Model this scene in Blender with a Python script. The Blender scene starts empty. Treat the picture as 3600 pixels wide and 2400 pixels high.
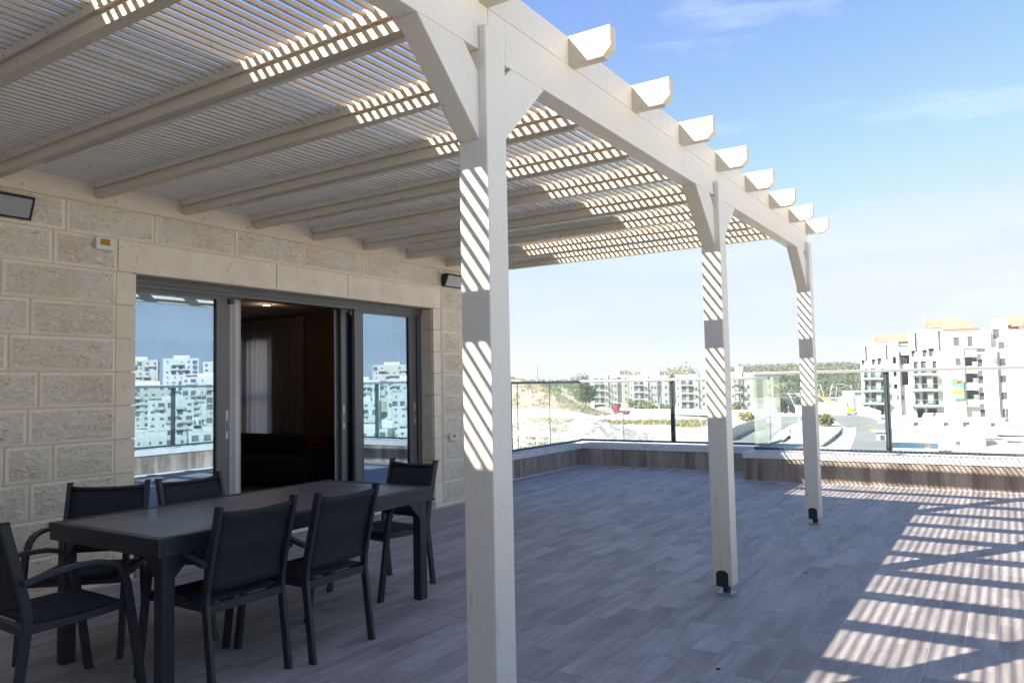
import bpy, math, random
from math import sin, cos, tan, radians, pi, sqrt, atan2, exp
from mathutils import Vector, Matrix, noise
random.seed(7)
S = bpy.context.scene
COL = S.collection

# ------------------------------------------------------------------ camera
cam_d = bpy.data.cameras.new('camera'); cam = bpy.data.objects.new('camera', cam_d); COL.objects.link(cam)
S.camera = cam
cam_d.sensor_width = 36; cam_d.lens = 26.641; cam_d.clip_start = .05; cam_d.clip_end = 6000
_y, _p, _r = -.575, .0574, -.0197
_f = Vector((sin(_y)*cos(_p), cos(_y)*cos(_p), sin(_p))); _rt = Vector((cos(_y), -sin(_y), 0)); _u = _rt.cross(_f)
_r2 = _rt*cos(_r) + _u*sin(_r); _u2 = -_rt*sin(_r) + _u*cos(_r)
cam.matrix_world = Matrix(((_r2.x, _u2.x, -_f.x, 5.9924), (_r2.y, _u2.y, -_f.y, 0), (_r2.z, _u2.z, -_f.z, 1.5055), (0, 0, 0, 1)))

# ------------------------------------------------------------------ world, sun, exposure
SUN = Vector((.671, 1, -.93)).normalized()                 # the way the light travels
SUN_EL = math.asin(-SUN.z); SUN_AZ = atan2(-SUN.x, -SUN.y)   # clockwise from +Y
W = bpy.data.worlds.new('World'); S.world = W; W.use_nodes = True
nt = W.node_tree; nt.nodes.clear()
def wn(t, **k):
    n = nt.nodes.new(t)
    for a, b in k.items(): setattr(n, a, b)
    return n
out = wn('ShaderNodeOutputWorld'); bg = wn('ShaderNodeBackground'); bg.inputs[1].default_value = .104
sky = wn('ShaderNodeTexSky', sky_type='NISHITA', sun_disc=False, sun_elevation=SUN_EL, sun_rotation=SUN_AZ, altitude=900, air_density=1.0, dust_density=.05, ozone_density=1.3)
tc = wn('ShaderNodeTexCoord'); mp = wn('ShaderNodeMapping'); mp.inputs['Rotation'].default_value = (.08, .05, 1.1); mp.inputs['Scale'].default_value = (1.3, 1.1, 8)
nz = wn('ShaderNodeTexNoise'); nz.inputs['Scale'].default_value = 1.3; nz.inputs['Detail'].default_value = 7; nz.inputs['Roughness'].default_value = .62
cr = wn('ShaderNodeValToRGB'); cr.color_ramp.elements[0].position = .56; cr.color_ramp.elements[1].position = .80; cr.color_ramp.elements[1].color = (.6, .6, .6, 1)
mx = wn('ShaderNodeMixRGB'); mx.inputs[2].default_value = (3.2, 3.35, 3.6, 1)
L = nt.links.new
L(tc.outputs['Generated'], mp.inputs[0]); L(mp.outputs[0], nz.inputs['Vector']); L(nz.outputs['Fac'], cr.inputs[0])
tint = wn('ShaderNodeMixRGB', blend_type='MULTIPLY'); tint.inputs[0].default_value = 1; tint.inputs[2].default_value = (.70, .71, .99, 1)
sepc = wn('ShaderNodeSeparateColor'); cmb = wn('ShaderNodeCombineColor')
for _i, _lim in enumerate((2.05, 2.32, 2.6)):      # the bright horizon air saturates softly to a pale blue
    _m = wn('ShaderNodeMath', operation='SMOOTH_MIN'); _m.inputs[1].default_value = _lim; _m.inputs[2].default_value = 1.0
    L(sepc.outputs[_i], _m.inputs[0]); L(_m.outputs[0], cmb.inputs[_i])
L(sky.outputs[0], tint.inputs[1]); L(tint.outputs[0], sepc.inputs[0]); L(cr.outputs[0], mx.inputs[0]); L(cmb.outputs[0], mx.inputs[1])
mp2 = wn('ShaderNodeMapping'); mp2.inputs['Scale'].default_value = (1.6, 1.6, 15); mp2.inputs['Location'].default_value = (.3, 1.7, .2); mp2.inputs['Rotation'].default_value = (.05, -.06, .3)
nz2 = wn('ShaderNodeTexNoise'); nz2.inputs['Scale'].default_value = 1.0; nz2.inputs['Detail'].default_value = 6; nz2.inputs['Roughness'].default_value = .5
cr2 = wn('ShaderNodeValToRGB'); cr2.color_ramp.elements[0].position = .48; cr2.color_ramp.elements[1].position = .62
sx_ = wn('ShaderNodeSeparateXYZ'); cr3 = wn('ShaderNodeValToRGB'); e_ = cr3.color_ramp.elements; e_[0].position = .03; e_[1].position = .09; e_[1].color = (.7, .7, .7, 1); q_ = e_.new(.15); q_.color = (.55, .55, .55, 1); q_ = e_.new(.24); q_.color = (0, 0, 0, 1)
mul_ = wn('ShaderNodeMath', operation='MULTIPLY'); mxb = wn('ShaderNodeMixRGB'); mxb.inputs[2].default_value = (2.45, 2.62, 2.9, 1)
L(tc.outputs['Generated'], mp2.inputs[0]); L(mp2.outputs[0], nz2.inputs['Vector']); L(nz2.outputs['Fac'], cr2.inputs[0]); L(tc.outputs['Generated'], sx_.inputs[0]); L(sx_.outputs[2], cr3.inputs[0])
L(cr2.outputs[0], mul_.inputs[0]); L(cr3.outputs[0], mul_.inputs[1]); L(mul_.outputs[0], mxb.inputs[0]); L(mx.outputs[0], mxb.inputs[1]); L(mxb.outputs[0], bg.inputs[0]); L(bg.outputs[0], out.inputs[0])
sd = bpy.data.lights.new('sun', 'SUN'); sd.energy = 5; sd.angle = radians(.45); sd.color = (1, .925, .83)
sun = bpy.data.objects.new('sun', sd); COL.objects.link(sun)
sun.rotation_euler = SUN.to_track_quat('-Z', 'Y').to_euler(); sun.location = (-30, -50, 60)
vs = S.view_settings; vs.view_transform = 'Standard'; vs.look = 'None'; vs.gamma = 1; vs.use_curve_mapping = False
vs.exposure = 1.82
S.cycles.max_bounces = 10; S.cycles.transparent_max_bounces = 24; S.cycles.caustics_reflective = False; S.cycles.caustics_refractive = False
S.cycles.use_denoising = True

# ------------------------------------------------------------------ materials
MATS = {}
class NB:
    def __init__(s, name):
        s.m = bpy.data.materials.new(name); s.m.use_nodes = True; s.t = s.m.node_tree; s.t.nodes.clear()
        s.out = s.n('ShaderNodeOutputMaterial'); s.b = s.n('ShaderNodeBsdfPrincipled'); s.l(s.b.outputs[0], s.out.inputs[0])
        MATS[name] = s.m
    def n(s, t, ins=None, **k):
        n = s.t.nodes.new(t)
        for a, b in k.items(): setattr(n, a, b)
        for a, b in (ins or {}).items(): n.inputs[a].default_value = b
        return n
    def l(s, a, b): s.t.links.new(a, b); return b
    def coords(s, scale=(1, 1, 1), kind='Object', seedmix=None):
        tc = s.n('ShaderNodeTexCoord'); mp = s.n('ShaderNodeMapping'); mp.inputs['Scale'].default_value = scale
        s.l(tc.outputs[kind], mp.inputs[0])
        if seedmix is not None: s.l(seedmix, mp.inputs['Location'])
        return mp.outputs[0]
    def noise(s, vec, scale, detail=4, rough=.55, dist=0):
        n = s.n('ShaderNodeTexNoise', {'Scale': scale, 'Detail': detail, 'Roughness': rough, 'Distortion': dist}); s.l(vec, n.inputs['Vector']); return n.outputs['Fac']
    def ramp(s, fac, stops):
        r = s.n('ShaderNodeValToRGB'); e = r.color_ramp.elements
        while len(e) < len(stops): e.new(.5)
        for i, (p, c) in enumerate(stops): e[i].position = p; e[i].color = (*c, 1) if len(c) == 3 else c
        s.l(fac, r.inputs[0]); return r.outputs[0]
    def math(s, op, a, b=None, c=None):
        m = s.n('ShaderNodeMath', operation=op)
        for i, v in enumerate((a, b, c)):
            if v is None: continue
            if isinstance(v, (int, float)): m.inputs[i].default_value = v
            else: s.l(v, m.inputs[i])
        return m.outputs[0]
    def mix(s, fac, a, b, mode='MIX'):
        m = s.n('ShaderNodeMixRGB', blend_type=mode)
        for i, v in enumerate((fac, a, b)):
            if isinstance(v, (int, float)): m.inputs[i].default_value = v
            elif isinstance(v, tuple): m.inputs[i].default_value = (*v, 1)
            else: s.l(v, m.inputs[i])
        return m.outputs[0]
    def bump(s, h, strength=.3, dist=.01, prev=None):
        b = s.n('ShaderNodeBump', {'Strength': strength, 'Distance': dist}); s.l(h, b.inputs['Height'])
        if prev is not None: s.l(prev, b.inputs['Normal'])
        s.l(b.outputs[0], s.b.inputs['Normal']); return b.outputs[0]
    def rnd(s):
        oi = s.n('ShaderNodeObjectInfo'); g = s.n('ShaderNodeNewGeometry')
        a = s.math('ADD', oi.outputs['Random'], g.outputs['Random Per Island']); return s.math('FRACT', a)
    def rndvec(s, r, k=37.):
        c = s.n('ShaderNodeCombineXYZ'); s.l(s.math('MULTIPLY', r, k), c.inputs[0]); s.l(s.math('MULTIPLY', r, k*1.7), c.inputs[1]); s.l(s.math('MULTIPLY', r, k*.6), c.inputs[2]); return c.outputs[0]
def plain(name, col, rough=.6, metal=0, var=.12, nscale=6, bump=0, spec=.5):
    s = NB(name); v = s.coords(); n = s.noise(v, nscale, 5)
    c0 = tuple(c*(1-var) for c in col); c1 = tuple(min(1, c*(1+var)) for c in col)
    s.l(s.ramp(n, [(.3, c0), (.7, c1)]), s.b.inputs['Base Color'])
    s.b.inputs['Roughness'].default_value = rough; s.b.inputs['Metallic'].default_value = metal; s.b.inputs['Specular IOR Level'].default_value = spec
    if bump: s.bump(s.noise(v, nscale*12, 3), bump, .004)
    return s.m

# painted timber with faint grain, knots and grey weather marks
def mat_paint(name, col, grain=(1, 1, 1)):
    s = NB(name); r = s.rnd(); v = s.coords(grain, 'Object', s.rndvec(r))
    g = s.noise(v, 7, 8, .6, .3); big = s.noise(s.coords((.7, .7, .7), 'Object', s.rndvec(r, 11)), 1.6, 3)
    c = s.mix(s.ramp(g, [(.35, (0, 0, 0)), (.7, (1, 1, 1))]), tuple(x*.93 for x in col), col)
    c = s.mix(s.ramp(big, [(.45, (0, 0, 0)), (.75, (1, 1, 1))]), c, tuple(x*y for x, y in zip(col, (.94, .90, .83))))
    st = s.noise(s.coords((9, 9, 1.6), 'Object', s.rndvec(r, 23)), 1.9, 6, .7)
    c = s.mix(s.math('MULTIPLY', s.ramp(st, [(.60, (0, 0, 0)), (.70, (1, 1, 1))]), .5), c, tuple(x*.58 for x in col))
    vo = s.n('ShaderNodeTexVoronoi', {'Scale': 2.6}); s.l(s.coords((1, 1, 1), 'Object', s.rndvec(r, 5)), vo.inputs['Vector']); c = s.mix(s.math('MULTIPLY', s.ramp(vo.outputs['Distance'], [(.02, (1, 1, 1)), (.06, (0, 0, 0))]), .55), c, tuple(x*y for x, y in zip(col, (.55, .45, .33))))
    s.l(c, s.b.inputs['Base Color']); s.b.inputs['Roughness'].default_value = .5; s.b.inputs['Specular IOR Level'].default_value = .35
    s.bump(g, .12, .002)
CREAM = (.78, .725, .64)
CREAM_SHADED = (.66, .58, .46)  # the same cream with roof shade and warm bounce put into it
mat_paint('slat_shaded_paint', (.58, .49, .38), (22, 1.2, 22)); mat_paint('rafter_shaded_paint', CREAM_SHADED, (1.2, 22, 22))  # slats and rafters: under-roof shade and floor bounce painted into the colour
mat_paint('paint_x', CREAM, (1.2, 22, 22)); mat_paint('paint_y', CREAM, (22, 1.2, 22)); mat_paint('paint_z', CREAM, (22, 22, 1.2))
plain('ledger_bounce_paint', (.68, .56, .41), .55, 0, .05, 3)  # same timber paint, with the warm bounce light put into its colour

# wood-look porcelain tile: dark and pale veins, streaks along the plank
def mat_tile(name, a, b, c, axis, rough=.42, veins=.5):
    s = NB(name); r = s.rnd(); sc = [6, 6, 6]; sc[axis] = 1.1
    v = s.coords(tuple(sc), 'Object', s.rndvec(r))
    n1 = s.noise(v, 1.0, 6, .6, .6); sc2 = [70, 70, 70]; sc2[axis] = 4
    n2 = s.noise(s.coords(tuple(sc2), 'Object', s.rndvec(r)), 1, 3, .6)
    col = s.ramp(n1, [(.30, a), (.50, b), (.72, c)])
    col = s.mix(s.ramp(n2, [(.35, (.30, .30, .30)), (.6, (0, 0, 0))]), col, tuple(x*.6 for x in a))
    hv = s.n('ShaderNodeHueSaturation'); s.l(col, hv.inputs['Color']); s.l(s.math('MULTIPLY_ADD', r, veins, 1-veins/2), hv.inputs['Value'])
    s.l(hv.outputs[0], s.b.inputs['Base Color']); s.b.inputs['Specular IOR Level'].default_value = .35
    s.l(s.math('MULTIPLY_ADD', n2, .25, rough), s.b.inputs['Roughness']); s.bump(n2, .15, .0015)
mat_tile('floor_tile', (.26, .23, .208), (.365, .328, .30), (.47, .43, .398), 1, .52, .22)
mat_tile('cladding_tile', (.20, .15, .12), (.35, .28, .23), (.48, .40, .34), 2, .5, .5)
plain('grout', (.62, .60, .575), .9, 0, .08, 5)

def mat_stone(name, rough_face):
    s = NB(name); r = s.rnd(); v = s.coords((1, 1, 1), 'Object', s.rndvec(r, 13))
    big = s.noise(v, 2.6, 5, .6); c = s.ramp(big, [(.3, (.76, .64, .49)), (.55, (.83, .745, .61)), (.8, (.88, .82, .72))])
    och = s.ramp(s.noise(v, 9, 7, .72, .8), [(.60, (0, 0, 0)), (.70, (1, 1, 1))])
    c = s.mix(s.math('MULTIPLY', och, .55), c, (.50, .33, .16))
    if rough_face:
        v2 = s.coords((1, 16, 34), 'Object', s.rndvec(r, 13)); a = s.noise(v2, 1.0, 3, .6, 1.4)
        b = s.noise(v, 26, 5, .65, .5); h = s.math('ADD', s.math('MULTIPLY', a, 1.2), s.math('MULTIPLY', b, .8))
        s.bump(h, .9, .026)
        c = s.mix(s.ramp(h, [(.72, (.75, .75, .75)), (.87, (0, 0, 0))]), c, (.54, .39, .24)); c = s.mix(s.ramp(s.math('SUBTRACT', h, .3), [(.74, (0, 0, 0)), (.95, (.75, .75, .75))]), c, (.93, .89, .81));  # brown mottling, plus painted shade in the hollows and highlights on the ridges
    else:
        m = s.n('ShaderNodeTexMusgrave') if False else None
        vor = s.n('ShaderNodeTexVoronoi', {'Scale': 4.5}, feature='DISTANCE_TO_EDGE'); wv = s.mix(.24, v, s.n_color_noise(v)); s.l(wv, vor.inputs['Vector'])
        crack = s.ramp(vor.outputs['Distance'], [(.0, (1, 1, 1)), (.012, (0, 0, 0))]); msk = s.ramp(s.noise(v, 3.3, 3), [(.56, (0, 0, 0)), (.62, (1, 1, 1))])
        c = s.mix(s.math('MULTIPLY', s.math('MULTIPLY', crack, msk), .7), c, (.33, .19, .08))
        s.bump(s.noise(v, 30, 5), .25, .004)
    s.l(c, s.b.inputs['Base Color']); s.b.inputs['Roughness'].default_value = .85; s.b.inputs['Specular IOR Level'].default_value = .2
def _ncn(s, v):
    n = s.n('ShaderNodeTexNoise', {'Scale': 5, 'Detail': 5}); s.l(v, n.inputs['Vector']); return n.outputs['Color']
NB.n_color_noise = _ncn
mat_stone('rough_stone', True); mat_stone('smooth_stone', False)
plain('mortar', (.64, .56, .47), .95, 0, .08, 8, .3)
plain('coping', (.68, .66, .64), .8, 0, .10, 5, .2)
plain('anthracite', (.020, .022, .028), .48, .0, .12, 20)
plain('anthracite_dark', (.018, .019, .024), .5, 0, .1, 20)
plain('sling', (.010, .012, .017), .8, 0, .15, 200, .3)
plain('door_metal', (.115, .118, .125), .42, .3, .04, 4)
plain('door_dark', (.03, .031, .035), .5, .2, .1, 4)
plain('rail_dark', (.085, .095, .115), .4, .4, .04, 3)
plain('rail_pale', (.33, .33, .33), .38, .6, .05, 3)
plain('rubber', (.012, .012, .014), .7)
plain('galv', (.42, .43, .45), .5, .6, .1, 9)
plain('fabric_white', (.62, .60, .62), .95, 0, .05, 3)
plain('sofa', (.02, .016, .015), .95, 0, .15, 30)
plain('orange_fabric', (.15, .018, .008), .9, 0, .1, 20)
plain('brown_wall', (.12, .075, .052), .9, 0, .04, 2)
plain('room_white', (.5, .46, .42), .9, 0, .03, 2)
plain('room_floor', (.22, .18, .15), .5, 0, .1, 2)
plain('white_plastic', (.74, .71, .64), .4, 0, .03, 5)
plain('amber', (.42, .23, .015), .2, 0, .1, 30)
plain('lamp_glass', (.34, .35, .37), .3, 0, .03, 3)
plain('leaf_dry', (.15, .09, .04), .9)
s = NB('sheer'); s.t.nodes.remove(s.b); a_ = s.n('ShaderNodeBsdfTranslucent', {'Color': (.5, .49, .49, 1)}); b_ = s.n('ShaderNodeBsdfDiffuse', {'Color': (.12, .11, .11, 1)}); m_ = s.n('ShaderNodeAddShader'); s.l(a_.outputs[0], m_.inputs[0]); s.l(b_.outputs[0], m_.inputs[1]); s.l(m_.outputs[0], s.out.inputs[0])
s = NB('lit_spot'); s.b.inputs['Base Color'].default_value = (1, .8, .6, 1); s.b.inputs['Emission Color'].default_value = (1, .68, .42, 1); s.b.inputs['Emission Strength'].default_value = 6

def mat_glass(name, tint, f0, gloss=(1, 1, 1), grazing=1.0, rough=0.0):
    s = NB(name); s.t.nodes.remove(s.b)
    tr = s.n('ShaderNodeBsdfTransparent', {'Color': (*tint, 1)}); gl = s.n('ShaderNodeBsdfGlossy', {'Color': (*gloss, 1), 'Roughness': rough})
    lw = s.n('ShaderNodeLayerWeight', {'Blend': .5}); p = s.math('POWER', lw.outputs['Facing'], 5)
    fac = s.math('MULTIPLY_ADD', p, (1-f0)*grazing, f0); mxs = s.n('ShaderNodeMixShader')
    s.l(fac, mxs.inputs[0]); s.l(tr.outputs[0], mxs.inputs[1]); s.l(gl.outputs[0], mxs.inputs[2]); s.l(mxs.outputs[0], s.out.inputs[0])
mat_glass('rail_glass', (.90, .945, .93), .05, grazing=.8)
mat_glass('door_glass', (.70, .73, .73), .46, (.60, .80, 1.0))
mat_glass('far_glass', (.80, .88, .87), .10)
mat_glass('clear_glass', (.9, .9, .9), .05)
plain('pane_dark', (.09, .105, .12), .12, 0, .3, .15)
# table glass: dark pane with dried dirt marks
s = NB('table_glass'); v = s.coords((1, 1, 1)); d = s.ramp(s.noise(s.coords((14, 30, 1)), 1, 5, .7, .4), [(.60, (0, 0, 0)), (.68, (1, 1, 1))])
s.l(s.mix(s.math('MULTIPLY', d, .75), (.125, .12, .122), (.03, .026, .022)), s.b.inputs['Base Color'])
s.l(s.math('MULTIPLY_ADD', s.noise(v, 4, 4), .2, .24), s.b.inputs['Roughness']); s.b.inputs['Specular IOR Level'].default_value = .35
# far materials
plain('far_white', (.62, .60, .565), .9, 0, .05, .3); plain('far_cream', (.55, .51, .45), .9, 0, .06, .3)
def mat_course(name, a, b, zc=.5):
    s = NB(name); v = s.coords(); tx = s.n('ShaderNodeTexBrick', {'Scale': 1, 'Mortar Size': .03, 'Color1': (*a, 1), 'Color2': (*b, 1), 'Mortar': (*[x*.85 for x in a], 1), 'Brick Width': 1.2, 'Row Height': zc})
    sp = s.n('ShaderNodeSeparateXYZ'); s.l(v, sp.inputs[0]); cb = s.n('ShaderNodeCombineXYZ'); s.l(s.math('ADD', sp.outputs[0], sp.outputs[1]), cb.inputs[0]); s.l(sp.outputs[2], cb.inputs[1]); s.l(cb.outputs[0], tx.inputs['Vector'])
    s.l(s.mix(.35, tx.outputs['Color'], s.ramp(s.noise(v, .25, 4), [(.3, a), (.7, b)])), s.b.inputs['Base Color']); s.b.inputs['Roughness'].default_value = .9
mat_course('far_stone', (.46, .44, .40), (.56, .54, .50)); mat_course('far_grey', (.30, .30, .29), (.40, .40, .39))
plain('town_pale', (.44, .43, .41), .9, 0, .08, .3); plain('town_cream', (.40, .37, .32), .9, 0, .08, .3); plain('far_slab', (.40, .42, .42), .8, 0, .06, .5); plain('far_shade', (.35, .36, .37), .8, 0, .1, .4)
plain('terracotta', (.33, .185, .13), .85, 0, .12, 1.5); plain('asphalt', (.19, .195, .20), .9, 0, .22, .09); plain('pavement', (.55, .53, .50), .9, 0, .1, .5)
plain('kerb_white', (.72, .72, .70), .8); plain('kerb_grey', (.28, .29, .30), .8)
plain('road_paint', (.75, .75, .73), .7); plain('pole', (.62, .64, .66), .4, .5, .05, 1); plain('bark', (.10, .075, .05), .95)
plain('red_paint', (.26, .025, .025), .4); plain('orange_paint', (.75, .33, .03), .45); plain('car_white', (.72, .73, .74), .25); plain('car_dark', (.05, .06, .08), .3)
plain('sky_blue_panel', (.32, .50, .68), .7, 0, .05, .5); plain('tarp', (.30, .38, .38), .7); plain('rust', (.30, .20, .13), .8)
def mat_leaf(name, a, b):
    s = NB(name); g = s.n('ShaderNodeNewGeometry'); r = s.rnd()
    s.l(s.ramp(r, [(0, a), (1, b)]), s.b.inputs['Base Color']); s.b.inputs['Roughness'].default_value = .8; s.b.inputs['Specular IOR Level'].default_value = .2
mat_leaf('leaf_dark', (.055, .085, .03), (.12, .15, .06)); mat_leaf('leaf_olive', (.13, .15, .07), (.24, .25, .12)); mat_leaf('leaf_pine', (.09, .105, .065), (.18, .19, .12)); mat_leaf('scrub', (.18, .16, .08), (.38, .34, .19))
def mat_ground():
    s = NB('ground'); v = s.coords((1, 1, 1)); a = s.noise(v, .035, 8, .62); b = s.noise(v, .5, 6, .65); e = s.noise(v, .012, 3)
    c = s.ramp(b, [(.3, (.55, .51, .44)), (.6, (.72, .70, .65))])
    c = s.mix(s.ramp(a, [(.50, (0, 0, 0)), (.62, (.75, .75, .75))]), c, (.42, .37, .22))
    s.l(c, s.b.inputs['Base Color']); s.b.inputs['Roughness'].default_value = .95; s.bump(b, .6, .3)
mat_ground()
def mat_chalk(name, a, b, d):
    s = NB(name); v = s.coords(); n = s.noise(v, .45, 9, .68, .3); c = s.ramp(n, [(.30, d), (.42, a), (.7, b)])
    s.l(c, s.b.inputs['Base Color']); s.b.inputs['Roughness'].default_value = .95; s.bump(n, 1.0, .8)
mat_chalk('chalk', (.42, .40, .37), (.60, .58, .55), (.20, .19, .175)); mat_chalk('cliff', (.34, .27, .22), (.56, .49, .42), (.12, .08, .06)); mat_chalk('hill_soil', (.24, .24, .13), (.45, .42, .30), (.12, .13, .07))
M = MATS

# ------------------------------------------------------------------ mesh helpers
class MB:
    def __init__(s): s.v = []; s.f = []; s.mi = []; s.m = 0
    def add(s, vs, fs):
        o = len(s.v); s.v += [tuple(v) for v in vs]; s.f += [tuple(i+o for i in f) for f in fs]; s.mi += [s.m]*len(fs); return s
    def box(s, x0, y0, z0, x1, y1, z1):
        return s.add([(x0, y0, z0), (x1, y0, z0), (x1, y1, z0), (x0, y1, z0), (x0, y0, z1), (x1, y0, z1), (x1, y1, z1), (x0, y1, z1)],
                     [(3, 2, 1, 0), (4, 5, 6, 7), (0, 1, 5, 4), (1, 2, 6, 5), (2, 3, 7, 6), (3, 0, 4, 7)])
    def prism(s, poly, axis, a, b):
        """poly in the two other axes (x: (y,z); y: (x,z); z: (x,y)), swept along axis from a to b"""
        n = len(poly); P = lambda p, t: {'x': (t, p[0], p[1]), 'y': (p[0], t, p[1]), 'z': (p[0], p[1], t)}[axis]
        vs = [P(p, a) for p in poly] + [P(p, b) for p in poly]
        fs = [tuple(range(n)), tuple(range(2*n-1, n-1, -1))] + [(i, i+n, (i+1) % n+n, (i+1) % n) for i in range(n)]
        return s.add(vs, fs)
    def tube(s, pts, r, n=8, cap=True, r2=None):
        pts = [Vector(p) for p in pts]; k = len(pts); vs = []
        up = Vector((0, 0, 1)); 
        for i, p in enumerate(pts):
            d = (pts[min(i+1, k-1)]-pts[max(i-1, 0)]).normalized(); a = d.cross(up)
            if a.length < .05: a = d.cross(Vector((1, 0, 0)))
            a.normalize(); b = d.cross(a); rr = r if r2 is None else r+(r2-r)*i/(k-1)
            vs += [p+a*rr*cos(2*pi*j/n)+b*rr*sin(2*pi*j/n) for j in range(n)]
        fs = [(i*n+j, i*n+(j+1) % n, (i+1)*n+(j+1) % n, (i+1)*n+j) for i in range(k-1) for j in range(n)]
        if cap: fs += [tuple(range(n))[::-1], tuple((k-1)*n+j for j in range(n))]
        return s.add(vs, fs)
    def ribbon(s, path, x0, x1, t):
        """flat bar following a path in the YZ plane, x0..x1 wide, t thick"""
        P = [Vector((0, a, b)) for a, b in path]; k = len(P); A = []; B = []
        for i, p in enumerate(P):
            d = (P[min(i+1, k-1)]-P[max(i-1, 0)]).normalized(); nrm = Vector((0, -d.z, d.y))*t/2
            A.append(p+nrm); B.append(p-nrm)
        vs = []
        for a, b in zip(A, B): vs += [(x0, a.y, a.z), (x1, a.y, a.z), (x1, b.y, b.z), (x0, b.y, b.z)]
        fs = [(0, 3, 2, 1), (4*k-4, 4*k-3, 4*k-2, 4*k-1)]
        for i in range(k-1):
            for j in range(4): fs.append((4*i+j, 4*i+(j+1) % 4, 4*i+4+(j+1) % 4, 4*i+4+j))
        return s.add(vs, fs)
    def quad(s, a, b, c, d): return s.add([a, b, c, d], [(0, 1, 2, 3)])
    def mesh(s, name, mats):
        me = bpy.data.meshes.new(name); me.from_pydata(s.v, [], s.f)
        for m in (mats if isinstance(mats, (list, tuple)) else [mats]): me.materials.append(m)
        if s.m: me.polygons.foreach_set('material_index', s.mi)
        me.update(); return me
    def build(s, name, mat, parent=None, bevel=0, smooth=False, kind=None, loc=None):
        if not s.v: return None
        me = s.mesh(name, mat); return link(name, me, parent, bevel, smooth, kind, loc)
def fixn(me):
    import bmesh
    bm = bmesh.new(); bm.from_mesh(me); bmesh.ops.recalc_face_normals(bm, faces=bm.faces); bm.to_mesh(me); bm.free()
def link(name, me, parent=None, bevel=0, smooth=False, kind=None, loc=None, fix=True):
    if fix and len(me.polygons) < 4000: fixn(me)
    if smooth: me.shade_smooth()
    o = bpy.data.objects.new(name, me); COL.objects.link(o)
    if parent: o.parent = parent
    if loc is not None: o.location = loc
    if bevel:
        b = o.modifiers.new('bevel', 'BEVEL'); b.width = bevel; b.segments = 2; b.limit_method = 'ANGLE'; b.harden_normals = False
    if kind: o['kind'] = kind
    return o
def box(name, mat, parent, x0, y0, z0, x1, y1, z1, bevel=0, kind=None): return MB().box(x0, y0, z0, x1, y1, z1).build(name, mat, parent, bevel, kind=kind)
def thing(name, label, cat, loc=(0, 0, 0), rz=0, group=None):
    o = bpy.data.objects.new(name, None); COL.objects.link(o); o.location = loc; o.rotation_euler = (0, 0, rz); o.empty_display_size = .1
    o['label'] = label; o['category'] = cat
    if group: o['group'] = group
    return o
def tag(o, label, cat, group=None):
    o['label'] = label; o['category'] = cat
    if group: o['group'] = group
    return o
def cp(o, parent=None, loc=None):
    c = o.copy(); COL.objects.link(c)
    if parent is not None: c.parent = parent
    if loc is not None: c.location = loc
    return c
def copy_tree(o, loc, rz, label, parent=None):
    c = o.copy(); COL.objects.link(c); c.parent = parent
    if parent is None: c.location = loc; c.rotation_euler = (0, 0, rz); c['label'] = label
    for ch in list(o.children): copy_tree(ch, None, None, None, c)
    return c

# ------------------------------------------------------------------ terrace floor
HX, HY = 6.9, 12.62
floor = MB().box(-.75, -7, -.30, 2.62, HY+.03, -.0016).box(2.62, -7, -.30, HX, 11.85, -.0016).build('floor', M['grout'], kind='structure')
TW, TL, G = .1625, .683, .0018
tiles = []
for i in range(-37, 9):
    x0 = 5.242+TW*i
    if x0 < -.72 or x0 > HX: continue
    off = (4.645+.2205*i+random.uniform(-.05, .05)) % TL
    j = -8
    while True:
        y0 = off+TL*j; j += 1
        if y0 < -4: continue
        ymax = HY if x0 < 2.55 else 11.61+.02*(x0-2.6)
        if y0 > ymax: break
        y1 = min(y0+TL, ymax+.02); x1 = min(x0+TW, HX)
        if x0 < -.02 and y0 < 8.7: continue
        tiles.append((x0, y0, x1, y1))
def vis_score(t):
    dx, dy = (t[0]+t[2])/2-5.99, (t[1]+t[3])/2; d = math.hypot(dx, dy); a = math.degrees(atan2(dx, dy))
    if not (-68 < a < 3): return 1e6
    if math.hypot(dx, dy)*0 + dy < 1.8: return 1e6
    return d
tiles.sort(key=vis_score)
near, rest = tiles[:300], tiles[300:]
tme = MB().box(G, G, -.005, TW-G, TL-G, 0).mesh('tile', M['floor_tile'])
for n, (x0, y0, x1, y1) in enumerate(near):
    full = abs(y1-y0-TL) < 1e-4 and abs(x1-x0-TW) < 1e-4
    me = tme if full else MB().box(G, G, -.008, x1-x0-G, y1-y0-G, 0).mesh('tile', M['floor_tile'])
    link('tile', me, floor, loc=(x0, y0, 0), fix=not full or n == 0)
mb = MB()
for x0, y0, x1, y1 in rest: mb.box(x0+G, y0+G, -.008, x1-G, y1-G, 0)
mb.build('tile', M['floor_tile'], floor, kind='stuff')

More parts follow.
